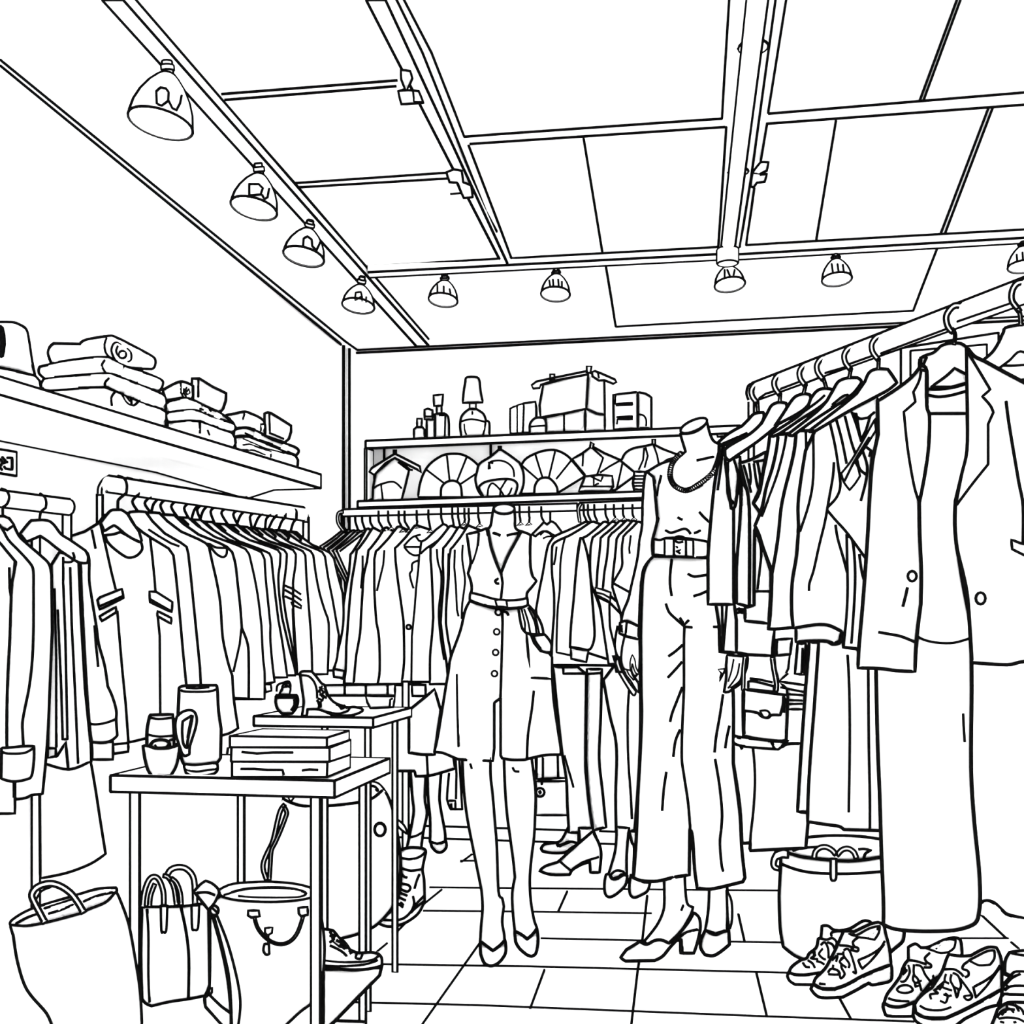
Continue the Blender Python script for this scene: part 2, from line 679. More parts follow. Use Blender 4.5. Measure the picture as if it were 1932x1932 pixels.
# ------------------------------------------------ ceiling lamps
LS = 'bell shades hanging along the ceiling tracks'
LAMPS = [
    (303, 233, 59, 24, 17, 312, 147, 315, 115, ("296,196 295,172 303,165 313,167 318,174 317,190 305,199 297,196", "317,188 325,204 333,208 340,195 343,180"),
     'largest bell lamp shade, nearest the camera on the left ceiling track'),
    (479, 393, 43, 18, 16, 487, 334, 487, 308, ("470,347 470,369 492,367 496,355 488,347 470,347", "494,367 499,376 505,372 508,356"),
     'bell lamp shade second from the camera on the left ceiling track'),
    (573, 484, 38, 16, 15, 585, 437, 586, 416, ("572,467 573,450 580,446 588,452 589,464 597,473 605,456",),
     'bell lamp shade third from the camera on the left ceiling track'),
    (676, 577, 30, 13, 10, 683, 542, 684, 522, ("670,567 671,552 681,551 683,561 683,568", "691,560 690,572", "671,567 681,560"),
     'bell lamp shade where the left track meets the cross beam'),
    (836, 566, 27, 12, 8, 840, 533, 839, 519, ("825,537 825,553", "837,540 837,554", "848,545 850,554"),
     'small bell lamp above the shelf bottles at the left of the cross beam'),
    (1048, 555, 27, 13, 3, 1049, 521, 1049, 509, ("1036,529 1038,542", "1043,527 1044,541", "1053,527 1054,541", "1060,531 1060,542"),
     'small bell lamp on the middle of the cross beam above the toy house'),
    (1377, 537, 28, 13, -9, 1376, 506, 1374, 496, ("1367,509 1367,524", "1372,509 1377,521", "1386,509 1384,519"),
     'small bell lamp under the end of the conduit pipe'),
    (1579, 527, 27, 12, -8, 1580, 492, 1577, 481, ("1569,498 1571,513", "1580,498 1582,513", "1590,499 1592,513"),
     'small bell lamp on the right half of the cross beam'),
    (1931, 503, 27, 11, -8, 1934, 468, 1930, 457, ("1918,480 1919,494", "1929,476 1930,492"),
     'bell lamp cut off by the right edge of the picture'),
]
RV, FV = Vector((CS, SN, 0)), Vector((-SN, CS, 0))
for (cx, cy, Rm, rm, rot, ax_, ay_, hx, hy, sq, lab) in LAMPS:
    t = ZP(ZC - .05)(hx, hy)
    O = at(cx, cy, t)
    k = rm / Rm
    a = math.radians(rot)
    vd = (CAMP - O).normalized()
    maj = (RV * math.cos(a) - Vector((0, 0, 1)) * math.sin(a))
    maj = (maj - vd * maj.dot(vd)).normalized()
    mn = vd.cross(maj).normalized()
    if mn.z > 0:
        mn = -mn
    axis = (mn * math.sqrt(1 - k * k) + vd * k).normalized()
    Rw = Rm * t / F
    L = math.dist((cx, cy), (ax_, ay_)) * t / F / math.sqrt(1 - k * k)
    sh = Part('metal').bell(O, axis, Rw, [(0, 1), (L * .25, .93), (L * .5, .78), (L * .75, .55), (L * .92, .33), (L, .2)], 4.6 if Rm > 35 else 4.0)
    top = O - axis * L
    hk = at(hx, hy, t)
    st = Part('metal').rod(top, hk, .006 + Rm * .00008, 3.4, 8)
    st.rod(top.lerp(hk, .35), top.lerp(hk, .7), .014, 3.2, 10)
    for s in sq:
        sh.stroke(s, None, 3.8 if Rm > 35 else 3.2, step=4)
    bulb = Part('ceramic').rod(O - axis * L * .8, O - axis * L * .45, Rw * .16, 0, 12, Rw * .24)
    thing('ceiling_lamp', lab, 'lamp', [('shade', sh), ('stem', st), ('bulb', bulb)], LS)
    ld = bpy.data.lights.new('lamp_light', 'POINT')
    ld.energy = LAMPE
    ld.shadow_soft_size = .04
    lo = bpy.data.objects.new('lamp_light', ld)
    COL.objects.link(lo)
    lo.location = O - axis * L * .2
# ================================================================ helpers for drawn things
def AY(x, y, Y):
    return at(x, y, YP(Y)(x, y))


def mono(name, label, cat, outline, d, th, strokes=(), group=None, mat='fabric', ink=None, sw=None, dots=(), flat=0.0, step=None):
    p = Part(mat).puff(outline, d, th, ink, step, flat)
    for s in ((strokes,) if isinstance(strokes, str) else strokes):
        p.stroke(s, None, sw)
    for q in dots:
        p.dot(*q[:3], w=sw)
    return thing(name, label, cat, p, group)


def surf(outline, d, th, strokes=(), mat='fabric', ink=None, sw=None, dots=(), flat=0.0, step=None, inkloops=True):
    p = Part(mat).puff(outline, d, th, ink, step, flat)
    for s in ((strokes,) if isinstance(strokes, str) else strokes):
        p.stroke(s, None, sw)
    for q in dots:
        p.dot(*q[:3], w=sw)
    return p


def pat(outline, on, lift=.006, strokes=(), mat='fabric', ink=None, sw=None, dots=(), dome=.004):
    p = Part(mat).patch(outline, on, lift, ink, dome=dome)
    for s in ((strokes,) if isinstance(strokes, str) else strokes):
        p.stroke(s, None, sw)
    for q in dots:
        p.dot(*q[:3], w=sw)
    return p


def off(d, k):
    d = dep(d)
    return lambda x, y: d(x, y) - k


def wire(path, d, w=4.2):
    p = Part('metal')
    p.stroke(path, d, w)
    return p


# ================================================================ long wall shelf on the left
sh = Part('wood')
a0, a1 = at(-60, 692, 2.19), at(605, 895, 3.70)
b0, b1 = at(-60, 727, 2.19), at(605, 921, 3.70)
w_ = XP(XL + .004)
w0, w1 = at(-60, 819, w_(-60, 819)), at(466, 925, w_(466, 925))
sh.hexa([tuple(b0), tuple(w0), tuple(w1), tuple(b1), tuple(a0), (w0.x, w0.y, a0.z), (w1.x, w1.y, a1.z), tuple(a1)], 4.6)
br = Part('metal').block("465,924 472,924 472,950 465,950", "465,924 472,924 472,950 465,950", XP(XL + .03), XP(XL + .003), 3.4)
thing('wall_shelf', 'long thick white wall shelf on the left carrying hats and folded clothes', 'shelf', [('board', sh), ('bracket', br)])
SX = SP(-1.41 - .10, 2.07, 83.8)
SF = 'folded clothes and small things on the left wall shelf'

hat = surf("~-20,608! 22,608 38,613 49,621 54,640 60,680 66,709! 20,698 -20,690!", SX, .2, sw=4.5)
hat.stroke("1,618 4,632 5,648 3,662 1,672", None, 9)
brim = surf("-20,690 20,698 66,709 74,718 77,735 77,744 -20,716", off(SX, .02), .1)
thing('felt_hat', 'tall rounded hat on the wall shelf at the left edge of the picture', 'hat', [('crown', hat), ('brim', brim)])

FC = 'folded clothes stacked on the left wall shelf'
mono('folded_sweater', 'rolled sweater with a spiral end lying on top of the largest folded stack', 'sweater',
     "~97,686! 91,668 94,655 101,648! 150,649! 163,641 205,634 220,637 250,652 285,671 293,680 291,692 286,696! 245,694 225,686 206,674! 175,674 130,680", SX, .16,
     ("~201,638 197,650 199,664 206,674", "~229,651 220,646 213,650 210,662 215,675 221,681", "~240,658 247,666 247,678 241,682", "~222,653 219,662 222,670"), FC, dots=((231, 669, 7),), sw=3.6)
mono('folded_sweater', 'second layer from the top of the largest folded stack on the wall shelf', 'sweater',
     "~75,692! 97,687 130,680 175,674 205,674! 245,694 270,702 303,716 307,724 303,735 297,739! 245,718 210,705 180,705 130,709 84,714! 75,706 73,699", SX, .2,
     ("~197,680 192,690 199,703",), FC, sw=3.8)
mono('folded_sweater', 'third layer down in the largest folded stack on the wall shelf', 'sweater',
     "~84,714! 130,709 180,705 210,705! 245,718 297,739! 310,748 313,762 312,776! 262,757 225,741 204,731! 150,732 95,736 77,731! 79,722", SX, .2,
     ("~205,714 198,722 199,731",), FC, sw=3.8)
mono('folded_sweater', 'bottom folded garment with a round motif in the largest stack on the shelf', 'sweater',
     "92,737 150,732 200,731 225,741 262,757 300,769 313,778 313,806 205,781 92,750", SX, .2,
     ("~217,739 210,750 211,766", "~230,741 234,754 244,764 253,765 262,757", "247,748 248,764", "238,746 243,757 253,750"), FC, sw=3.8)

mono('folded_shirt', 'rolled shirt with a scribbled round end on the middle shelf stack', 'shirt',
     "~307,736! 325,726 340,720 352,722 364,728! 364,754! 345,751 328,753 313,756!", SX, .1,
     ("341,722 341,740 346,750", "352,731 349,738 353,744 358,741 356,734 352,739", "347,733 346,741 351,748"), FC, sw=3.2)
mono('cloth_block', 'upright wrapped block leaning on the middle shelf stack', 'block',
     "362,752 362,714 376,714 400,729 427,742 426,756 421,771 417,776 410,776 392,768 366,756", SX, .07, ("374,717 374,749",), FC, sw=4)
mono('folded_shirt', 'upper flat folded shirt of the middle shelf stack beneath the wrapped block', 'shirt',
     "~313,760! 345,751 362,754 388,767 411,777! 432,790 443,800! 420,795 400,787 370,774 345,774 313,779!", SX, .16, ("391,769 398,776", "376,771 384,773 389,780"), FC, sw=3)
mono('folded_shirt', 'middle flat folded shirt of the middle shelf stack', 'shirt',
     "~313,779! 345,774 370,774 400,786 430,796 442,802 443,810 438,817! 400,803 376,794! 350,793 316,797!", SX, .16, (), FC)
mono('folded_shirt', 'lowest folded shirt of the middle shelf stack with one small tick mark', 'shirt',
     "316,797 350,793 376,794 400,803 438,817 443,826 446,850 378,832 316,814", SX, .16, ("377,796 377,818", "391,811 395,822"), FC, sw=4)

mono('folded_blouse', 'soft folded blouse on top of the far shelf stack behind a wrapped block', 'blouse',
     "~424,784! 445,780 458,777 470,779 497,794 500,822! 480,812 465,807 450,808 443,811! 440,799", SX, .12, ("461,781 458,791", "497,800 491,801 492,812"), FC, sw=3.6)
mono('cloth_block', 'upright wrapped block standing on the far shelf stack', 'block',
     "500,822 499,780 505,778 512,780 530,791 549,803 549,815 545,828 537,835", SX, .07, ("508,781 509,817 535,828",), FC, sw=3.6)
mono('folded_blouse', 'upper flat layer of the far shelf stack nearest the shelf end', 'blouse',
     "~442,812! 450,808 465,806 480,811 500,822 515,830 537,837! 555,843 563,849 562,855 557,860! 525,848 490,833 470,824 455,822 441,824!", SX, .16, ("462,817 490,830 514,838",), FC, sw=3)
mono('folded_blouse', 'lower flat layer with fine edge lines in the far shelf stack', 'blouse',
     "442,825 470,823 515,841 557,859 562,868 561,886 500,870 444,856", SX, .16, ("458,828 500,846 548,858", "458,840 470,838 511,852 511,862", "456,848 480,850 500,858"), FC, sw=3)

sg = Part('paper').block("-30,843 31,853 31,898 -30,888", "-30,843 31,853 31,898 -30,888", XP(XL + .025), XP(XL + .003), 4)
for s in ("0,866 5,873 0,880", "4,862 12,872 5,874", "14,864 23,864 23,886 11,884 8,880", "0,882 4,887", "9,866 9,871 14,872"):
    sg.stroke(s, XP(XL + .027), 4.2, step=3)
thing('wall_sign', 'small square sign with dark characters on the wall under the left shelf', 'sign', sg)

# ================================================================ near left rack
NP = SPX(100, 2.62, 80)
NR0, NR1 = AY(-40, 936, 2.50), AY(131, 957, 2.76)
rail = Part('metal').rod(NR0, NR1, .0195, 4.4)
post = Part('metal')
a = AY(68, 1000, 2.71)
post.rod((a.x, a.y, .36), (a.x, a.y, 1.38), .0085, 4)
brk = Part('metal')
a = AY(126, 966, 2.80)
brk.rod(a, (a.x, a.y, 1.25), .0092, 4)
brk.rod((a.x, a.y, 1.26), (XL, a.y, 1.26), .009, 0)
ft = Part('metal').box(a.x - .2, a.x + .1, 2.4, 2.8, 0, .012, 0)
ft.rod((AY(68, 1000, 2.71).x, 2.71, 0), (AY(68, 1000, 2.71).x, 2.71, .37), .0085, 0)
thing('clothes_rail', 'short near clothes rail cut off by the left picture edge', 'clothes rail', [('rail', rail), ('post', post), ('bracket', brk), ('foot', ft)])
HG = 'hangers on the near left rail'


def hanger(hook, bar, d, label, group, hd=None, w=4.2, th=.02, name='clothes_hanger', strokes=()):
    ps = [('hook', wire(hook, hd or d, w))]
    b_ = surf(bar, d, th, strokes, 'wood')
    ps.append(('bar', b_))
    return thing(name, label, 'hanger', ps, group)


hanger("~75,931 84,938 87,948 86,958! 77,966 74,982", "~38,1007! 56,985 63,982 88,982 101,990 115,1008 132,1019 161,1039! 166,1050 165,1062! 155,1062 143,1058 110,1036 91,1021 76,1011! 50,1022!",
       2.60, 'broad shouldered hanger hanging second from the end of the near left rail', HG, YP(2.60), strokes=("~137,1042 140,1052 134,1060 118,1060",))
hanger("~2,922 12,926 17,937 14,949 8,955! 5,958 5,974", "-20,974 8,974 18,979 26,990 14,1000 -20,985", 2.55, 'hanger at the picture edge carrying the front coat on the near left rail', HG, YP(2.45))

GN = 'coats on the near left rail'
b = surf("97,1066 112,1042 128,1046 150,1060 156,1160 163,1300 171,1400 172,1437 150,1449 129,1453 124,1400 108,1426 90,1430 92,1300 99,1190", 2.70, .05,
         ("103,1110 106,1240 106,1410", "109,1150 115,1290 118,1395 126,1395", "119,1052 119,1100 123,1200 127,1395", "132,1070 135,1180 141,1300 147,1440", "148,1062 152,1160 160,1300 170,1400", "91,1412 105,1412 105,1430"))
slv = surf("~152,1060! 163,1040! 168,1056 168,1095 173,1130 182,1185! 186,1215 197,1255 203,1295! 212,1315 219,1340 219,1360 221,1388! 210,1397 195,1401 173,1400! 169,1370 163,1290 156,1160", off(2.70, .03), .06,
           ("~168,1365 180,1367 200,1364 219,1357", "178,1180 181,1220 185,1258"))
cf = surf("173,1400 213,1400 213,1433 174,1433", off(2.70, .02), .04)
thing('long_coat', 'coat whose bent sleeve with a banded cuff hangs beside the chest pocket jacket', 'coat', [('body', b), ('sleeve', slv), ('cuff', cf)], GN)
b = surf("~-30,968! 5,973 17,978! 26,992 35,1010 46,1022 75,1047 92,1064 97,1085! 98,1190! 94,1290 89,1400 80,1498! 60,1500 40,1507 -30,1512!", 2.62, .06, ("104,1060 97,1072", "112,1042 98,1070"))
thing('long_coat', 'coat with smooth shoulder line and flared hem, second on the near left rail', 'coat', [('body', b)], GN)
b = surf("-30,980 0,1022 10,1036 28,1058 26,1085 22,1180 18,1260 14,1400 28,1474 28,1535 -30,1535", 2.56, .05, ("17,1070 18,1110 21,1130", "26,1474 26,1505"))
slv = surf("~-30,960! 0,992 15,1018 32,1036 50,1055 61,1070 63,1085! 63,1180! 61,1240 55,1295 45,1345 42,1370 45,1421! 16,1422! 13,1400 14,1300 19,1200! 22,1110 26,1085 30,1060! 10,1036 -2,1022 -30,995!", off(2.56, .03), .06)
cf = surf("~3,1411! 14,1411 45,1408 64,1408! 64,1430 61,1458 57,1468! 40,1473 20,1474 2,1469!", off(2.56, .045), .07, ("~4,1419 15,1422 45,1421 63,1412",))
thing('long_coat', 'front coat at the left edge with a wide turned up sleeve cuff', 'coat', [('body', b), ('sleeve', slv), ('cuff', cf)], GN)
mono('long_skirt', 'flared skirt hanging below the coats at the left, curved hem near the floor', 'skirt',
     "~75,1498! 82,1440! 130,1452 171,1437! 180,1490 190,1555 199,1611! 170,1630 125,1647 76,1657!", 2.66, .06, (), None)
# ================================================================ long left rail
R0, R1 = AY(203, 913, 2.79), AY(572, 970, 3.66)
rail = Part('metal').rod(R0, R1, .0205, 4.4, ends=False)
p1 = Part('metal')
a = AY(188, 932, 2.90)
p1.rod(a, (a.x, a.y, 1.25), .006, 4.0, ends=False)
p1.rod((a.x, a.y, 1.26), (XL, a.y, 1.26), .006, 0)
p1.band("~188,934! 189,920 197,907 208,901", 8, YP(2.81), .012, 3.6)
p2 = Part('metal')
a = AY(577, 975, 3.68)
p2.rod(a, (a.x, a.y, 1.2), .0075, 4.0, ends=False)
p2.rod((a.x, a.y, 1.21), (XL, a.y, 1.21), .0075, 0)
p2.band("~577,985! 577,972 571,964 563,962", 8, YP(3.67), .012, 3.6)
thing('clothes_rail', 'long clothes rail beneath the left wall shelf packed with jackets', 'clothes rail', [('rail', rail), ('bracket', p1), ('bracket', p2)])

HL, GL = 'wire hangers on the long left rail', 'jackets and shirts on the long left rail'
HX = [237, 260, 283, 312, 332, 356, 380, 405, 425, 447, 478, 508, 537, 558]
RY = lambda x: 2.79 + (x - 203) / 369 * .87


def rackhang(x, nx, ny, ff, label):
    yt = 895 + (x - 218) * .185
    yb = 929 + (x - 235) * .157
    s = max(.45, 1 - (x - 237) / 600)
    path = "~%g,%g %g,%g %g,%g %g,%g! %g,%g %g,%g" % (x - 22 * s, yt - 1, x - 8 * s, yt + 3, x + 1, yt + 15 * s, x + 1, yb, x - 11 * s, yb + 14 * s, nx, ny)
    bar = "~%g,%g! %g,%g %g,%g! %g,%g %g,%g" % (nx - 20, ny + 16, nx, ny, nx + 20, ny + 14, nx + 14, ny + 20, nx, ny + 8)
    Y = RY(x)
    return hanger(path, bar, Y, label, HL, YP(Y - .035), 4.4, .01)


def rgar(i, neck, corner, right, Y, label, strokes=(), parts=(), left=None, th=.05, name='jacket', sw=None, cat='jacket', hx=None):
    nx, ny = neck
    cx, cy = corner
    r = P(right)
    dx, dy = cx - nx, cy - ny
    side = [(nx + dx * .16, ny + 1), (nx + dx * .30, ny + dy * .28), (nx + dx * .55, ny + dy * .62), (nx + dx * .88, ny + dy * .88), (cx, cy)]
    rt = [(nx, ny)] + side + r
    if left is None:
        lf = [(2 * nx - x, y) for x, y in side + r][::-1]
    else:
        lf = P(left)
    b_ = surf(rt + lf, Y, th, strokes, sw=sw, ink=None if i < 3 else 4.0)
    ps = [('body', b_)]
    for q in parts:
        ps.append((q[0], pat(q[1], b_, .005, q[2] if len(q) > 2 else (), sw=3.6)))
    return thing(name, label, cat, ps, GL)


# first jacket with the chest pockets
b = surf("133,1012 160,1003 186,987 197,972 240,968 255,993 270,1005 285,1015 318,1035 327,1048 332,1090 338,1150 345,1230 352,1300 353,1388 275,1393 242,1401 242,1418 215,1422 176,1415 170,1300 150,1150",
         2.84, .05, ("189,988 200,1035 210,1080 218,1112", "173,1000 180,1035", "221,1152 224,1190 230,1260 237,1330 242,1400", "283,1016 287,1050 291,1090 293,1116", "297,1160 301,1200 302,1345", "214,1405 242,1402"))
pk1 = pat("184,1132 189,1127 230,1111 233,1128 188,1150", b, .006, ("186,1145 231,1125",), sw=4)
pk1.patch("188,1163 219,1145 219,1155 192,1172", b, .006)
pk2 = pat("282,1116 295,1117 325,1136 324,1155 283,1136", b, .006, ("282,1130 324,1154",), sw=4)
pk2.patch("297,1153 323,1166 323,1177 297,1162", b, .006)
thing('jacket', 'front jacket with two slanted chest pockets at the near end of the long left rail', 'jacket', [('body', b), ('pocket', pk1), ('pocket', pk2)], GL)
hb = surf("~190,986! 206,966 214,962! 229,962! 240,970 250,986 262,1003! 267,1020! 262,1022 240,1010 219,993 211,993 197,1002!", 2.80, .02, (), 'wood')
hl = surf("~198,1010! 215,1008 227,1004! 245,1013 266,1023! 268,1036 258,1048 243,1052 230,1046 212,1032 202,1021!", 2.805, .01, (), 'fabric')
hk = wire("~222,898! 234,903 239,915 238,930! 224,942 222,950 222,962", YP(2.76), 4.6)
thing('clothes_hanger', 'broad wooden hanger in the open neck of the chest pocket jacket', 'hanger', [('hook', hk), ('bar', hb), ('neck_lining', hl)], HL)
b = [
    ((260, 965), (352, 1032), "355,1045 360,1090 366,1150 372,1210 377,1260 379,1300 380,1389", 2.885, 'plain jacket directly behind the chest pocket jacket', ("280,999 300,1012 322,1025 338,1031",)),
    ((284, 967), (388, 1025), "~394,1032! 400,1060 408,1095 415,1135 418,1180! 421,1210 430,1250 438,1275! 441,1320 449,1374! 420,1387 352,1391!", 2.95, 'wide jacket whose hem shows above the ceramic pitcher', ()),
    ((310, 971), (428, 1032), "~438,1042! 444,1065 448,1100 453,1145 456,1185! 467,1215 469,1250 469,1318! 446,1317!", 3.02, 'jacket with a dark button loop near its shoulder, fourth along the left rail', ("455,1186 452,1215 446,1242 440,1268",)),
    ((335, 976), (463, 1036), "~470,1046! 480,1090 487,1130 493,1180! 496,1240 499,1270 499,1319! 470,1319!", 3.09, 'shirt jacket with square hem just left of the small side table cup', ()),
    ((357, 980), (493, 1042), "~499,1055! 501,1090 505,1130 510,1180! 510,1210 514,1255 518,1287! 500,1291 500,1306 485,1306!", 3.16, 'fitted shirt hanging behind the square hem shirt jacket', ("500,1291 511,1292 512,1303 500,1306",)),
    ((380, 984), (508, 1044), "~512,1053! 515,1085 520,1130 525,1170! 533,1215 542,1278!", 3.22, 'narrow shirt hanging above the small cup on the side table', ()),
    ((405, 988), (524, 1038), "~529,1045! 528,1065 525,1090 527,1125 532,1165! 545,1220 555,1258 558,1274!", 3.28, 'narrow shirt with a nipped waist, eighth along the long left rail', ()),
    ((430, 990), (536, 1038), "~541,1045! 540,1065 537,1090 535,1104 534,1125! 540,1165 550,1215 560,1272!", 3.34, 'shirt just before the one with the striped sleeve tab', ()),
    ((450, 993), (553, 1038), "~558,1046! 557,1068 553,1095 553,1110! 553,1145 556,1200 561,1272!", 3.40, 'shirt with a striped sleeve tab at elbow height on the left rail', ("535,1104 552,1111 568,1122", "534,1104 534,1127", "537,1113 553,1122 569,1133", "537,1125 553,1132 568,1143 568,1148 552,1141 550,1135", "552,1148 554,1200 559,1255"), "tab"),
    ((475, 996), (571, 1040), "~576,1048! 578,1090 582,1140 586,1190! 588,1230 589,1272!", 3.46, 'tall shirt hanging right of the striped tab shirt', ()),
    ((500, 998), (586, 1040), "~591,1048! 596,1085 603,1120 612,1150 618,1166! 620,1180 620,1215 618,1272!", 3.52, 'shirt with elbow bend above the lace up ankle shoe', ()),
    ((525, 1000), (608, 1042), "~613,1050! 619,1090 627,1130 634,1170 639,1198! 636,1240 628,1265!", 3.58, 'slim shirt second from the far end of the long left rail', ()),
    ((548, 1003), (622, 1043), "~630,1054! 637,1085 646,1118! 648,1150 647,1180 643,1205! 636,1235 630,1265!", 3.64, 'last shirt at the far end of the long left rail', ()),
]
for i, q in enumerate(b):
    rgar(i, q[0], q[1], q[2] if not q[2].startswith('~') else q[2], q[3], q[4], q[5], name='jacket' if i < 3 else 'shirt', cat='jacket' if i < 3 else 'shirt', sw=3.8)
    rackhang(HX[i + 1], q[0][0], q[0][1], .4, 'black wire hook hanger carrying the %s garment along the long left rail' % ordw(i + 1))
lp = Part('fabric')
lp.puff("~393,1025! 408,1033 428,1034! 427,1046 421,1051 411,1047 402,1038", 2.91, .01, 4)
thing('clothes_hanger', 'end of a curved hanger poking out between two jackets on the left rail', 'hanger', lp, HL)
for x in (299, 375, 391, 460, 493, 520):
    rackhang(x, x - 14, 968 + (x - 284) * .13, .3, {299: 'spare hook between the plain and the wide jacket on the left rail', 375: 'extra hook crowding the middle of the left rail above the wide jacket',
             391: 'second extra hook crowding the middle of the left rail', 460: 'extra hook past the middle of the left rail below the shelf bracket',
             493: 'extra hook two thirds along the left rail', 520: 'extra hook close to the far end of the left rail'}[x])
# ================================================================ back rail, left length
B0, B1 = AY(646, 968, 4.9), AY(1090, 957, 4.9)
rail = Part('metal').rod(B0, B1, .0135, 3.8)
ep = Part('metal').band("~648,966! 640,967 637,975 638,986 643,995 649,1002", 5, 4.88, .01, 3.0)
thing('clothes_rail', 'thin clothes rail under the back shelf, running left of the mannequins', 'clothes rail', [('rail', rail), ('end_bracket', ep)])
rail = Part('metal').rod(AY(1093, 956, 4.86), AY(1300, 948, 4.86), .0135, 3.8)
ep = Part('metal').band("~1096,950! 1091,960 1092,972 1094,985", 5, 4.84, .01, 3.0)
thing('clothes_rail', 'thin clothes rail under the back shelf, behind the tall mannequin', 'clothes rail', [('rail', rail), ('end_bracket', ep)])
HB, GB = 'wire hangers on the back rail', 'blouses and coats on the back rail'
TH = 52


def bgar(neck, corner, edge, hem, label, strokes=(), w=30, name='blouse', cat='blouse', Y=4.9, th=.03, sw=3.4, deg=TH, parts=(), ink=4.2, grp=GB, dots=()):
    nx, ny = neck
    cx, cy = corner
    e = P(edge)
    dx, dy = cx - nx, cy - ny
    sh_ = [(nx + dx * .12, ny + 1), (nx + dx * .5, ny + dy * .5), (nx + dx * .88, ny + dy * .9), (cx, cy)]
    d = SPX(nx, Y, deg)
    out = [(nx, ny)] + sh_ + e + [(nx + w * .9, hem), (nx + w, hem - 30), (nx + w, cy), (nx + w * .5, ny + 8)]
    b_ = surf(out, d, th, strokes, sw=sw, ink=ink, dots=dots)
    ps = [('body', b_)]
    for q in parts:
        ps.append((q[0], surf(q[1], off(d, .03), .03, sw=sw, ink=ink)))
    return thing(name, label, cat, ps, grp)


def bhook(x, yt, nx, ny, label, Y=4.9):
    path = "~%g,%g! %g,%g %g,%g! %g,%g" % (x, yt, x, yt + 16, x + 1, yt + 22, nx, ny)
    bar = "%g,%g %g,%g %g,%g %g,%g" % (nx - 7, ny + 7, nx, ny, nx + 6, ny + 5, nx, ny + 5)
    ps = [('hook', wire(path, YP(Y - .025), 3.9)), ('bar', surf(bar, YP(Y), .012, (), 'wood', ink=2.4))]
    return thing('clothes_hanger', label, 'hanger', ps, HB)


# tightly packed cluster in the corner
for i, (nx, ny, cx, cy) in enumerate(((650, 1000, 604, 1030), (658, 999, 611, 1033), (668, 1000, 620, 1037), (677, 1000, 628, 1038), (686, 1001, 635, 1037))):
    bgar((nx, ny), (cx, cy), "%g,%g %g,%g %g,%g" % (cx + 3, cy + 8, cx + 34 - i * 2, cy + 60, cx + 38, 1280), 1288,
         'thin blouse, %s in the tight bunch at the back rail corner' % ordw(i), w=22, th=.015, ink=3.4,
         strokes=("%g,%g %g,%g" % (nx + 1, ny + 4, cx + 6, cy + 3),), Y=5.0 - i * .005)
bgar((695, 997), (661, 1046), "~658,1082! 652,1112 648,1140 645,1168! 638,1198 633,1230 629,1262!", 1290, 'blouse with a long bent sleeve and cuff beside the corner bunch', ("640,1040 644,1080 648,1115",), w=30,
     parts=(("cuff", "629,1262 650,1266 648,1279 630,1277"),))
bgar((706, 996), (673, 1038), "~668,1070! 663,1100 659,1140 656,1180 653,1220! 652,1262 648,1290!", 1293, 'straight blouse third from the corner bunch', ("684,1048 684,1075 681,1110",), w=30)
bgar((730, 995), (695, 1038), "~692,1060! 686,1085 684,1112! 681,1160 679,1195 672,1235! 669,1265 667,1291!", 1293, 'open fronted shirt with a long front edge on the back rail', (), w=30)
bgar((755, 993), (709, 1040), "~706,1055! 706,1110 708,1150 710,1175! 715,1205 716,1265 712,1291!", 1291, 'shirt with a small round button and black mark at waist height', ("725,1038 723,1065 717,1090 711,1115",), w=34,
     dots=((707, 1215, 5),), parts=())
bgar((787, 991), (745, 1034), "~746,1058! 751,1100 757,1142 761,1172! 762,1210 762,1250 758,1287!", 1287, 'wide shirt with an open collar showing its hanger, beside the buttoned dress', w=48, dots=((771, 1183, 4),), strokes=("~762,1030! 778,1014 793,1009!", "762,1032 794,1032", "~763,1033! 772,1043 782,1048 791,1047", "791,1046 789,1075 785,1110 782,1150 777,1200 776,1286", "~790,1057 778,1063 777,1076 773,1083 776,1098 780,1110", "783,1010 790,1020 796,1022"))
hh = surf("~795,1022! 803,1018 812,1010 822,1000! 836,989! 843,992 846,1002! 836,1012 820,1024 805,1034 792,1046!", SPX(833, 4.8, 20), .02, (), 'wood', ink=3.8)
thing('clothes_hanger', 'sloping hanger shoulder visible left of the slim layered shirts', 'hanger', hh, HB)
bgar((853, 992), (812, 1034), "~812,1055! 814,1080 816,1130 817,1165! 815,1195 811,1240 811,1291!", 1291, 'slim shirt with straight cuff hanging at the left of the buttoned dress', ("~824,1036 826,1060 832,1082 832,1110 828,1145 828,1170 832,1210 838,1245", ), w=40,
     parts=(("cuff", "777,1292 803,1292 803,1313 778,1313"),), Y=4.8)
bgar((868, 994), (836, 1034), "~835,1060! 836,1100 833,1140 831,1175! 836,1215 842,1250 845,1285!", 1290, 'slim layered shirt second left of the buttoned dress', ("846,1044 845,1090 842,1130 841,1170",), w=40, Y=4.76)
bgar((886, 992), (850, 1036), "~847,1055! 846,1095 842,1140 841,1175! 845,1205 850,1232 851,1280!", 1290, 'slim layered shirt directly left of the buttoned dress', ("858,1037 857,1070 860,1105 862,1150 865,1163", "~873,1028 872,1055 877,1090 876,1110 872,1140 871,1168"), w=40, Y=4.72)
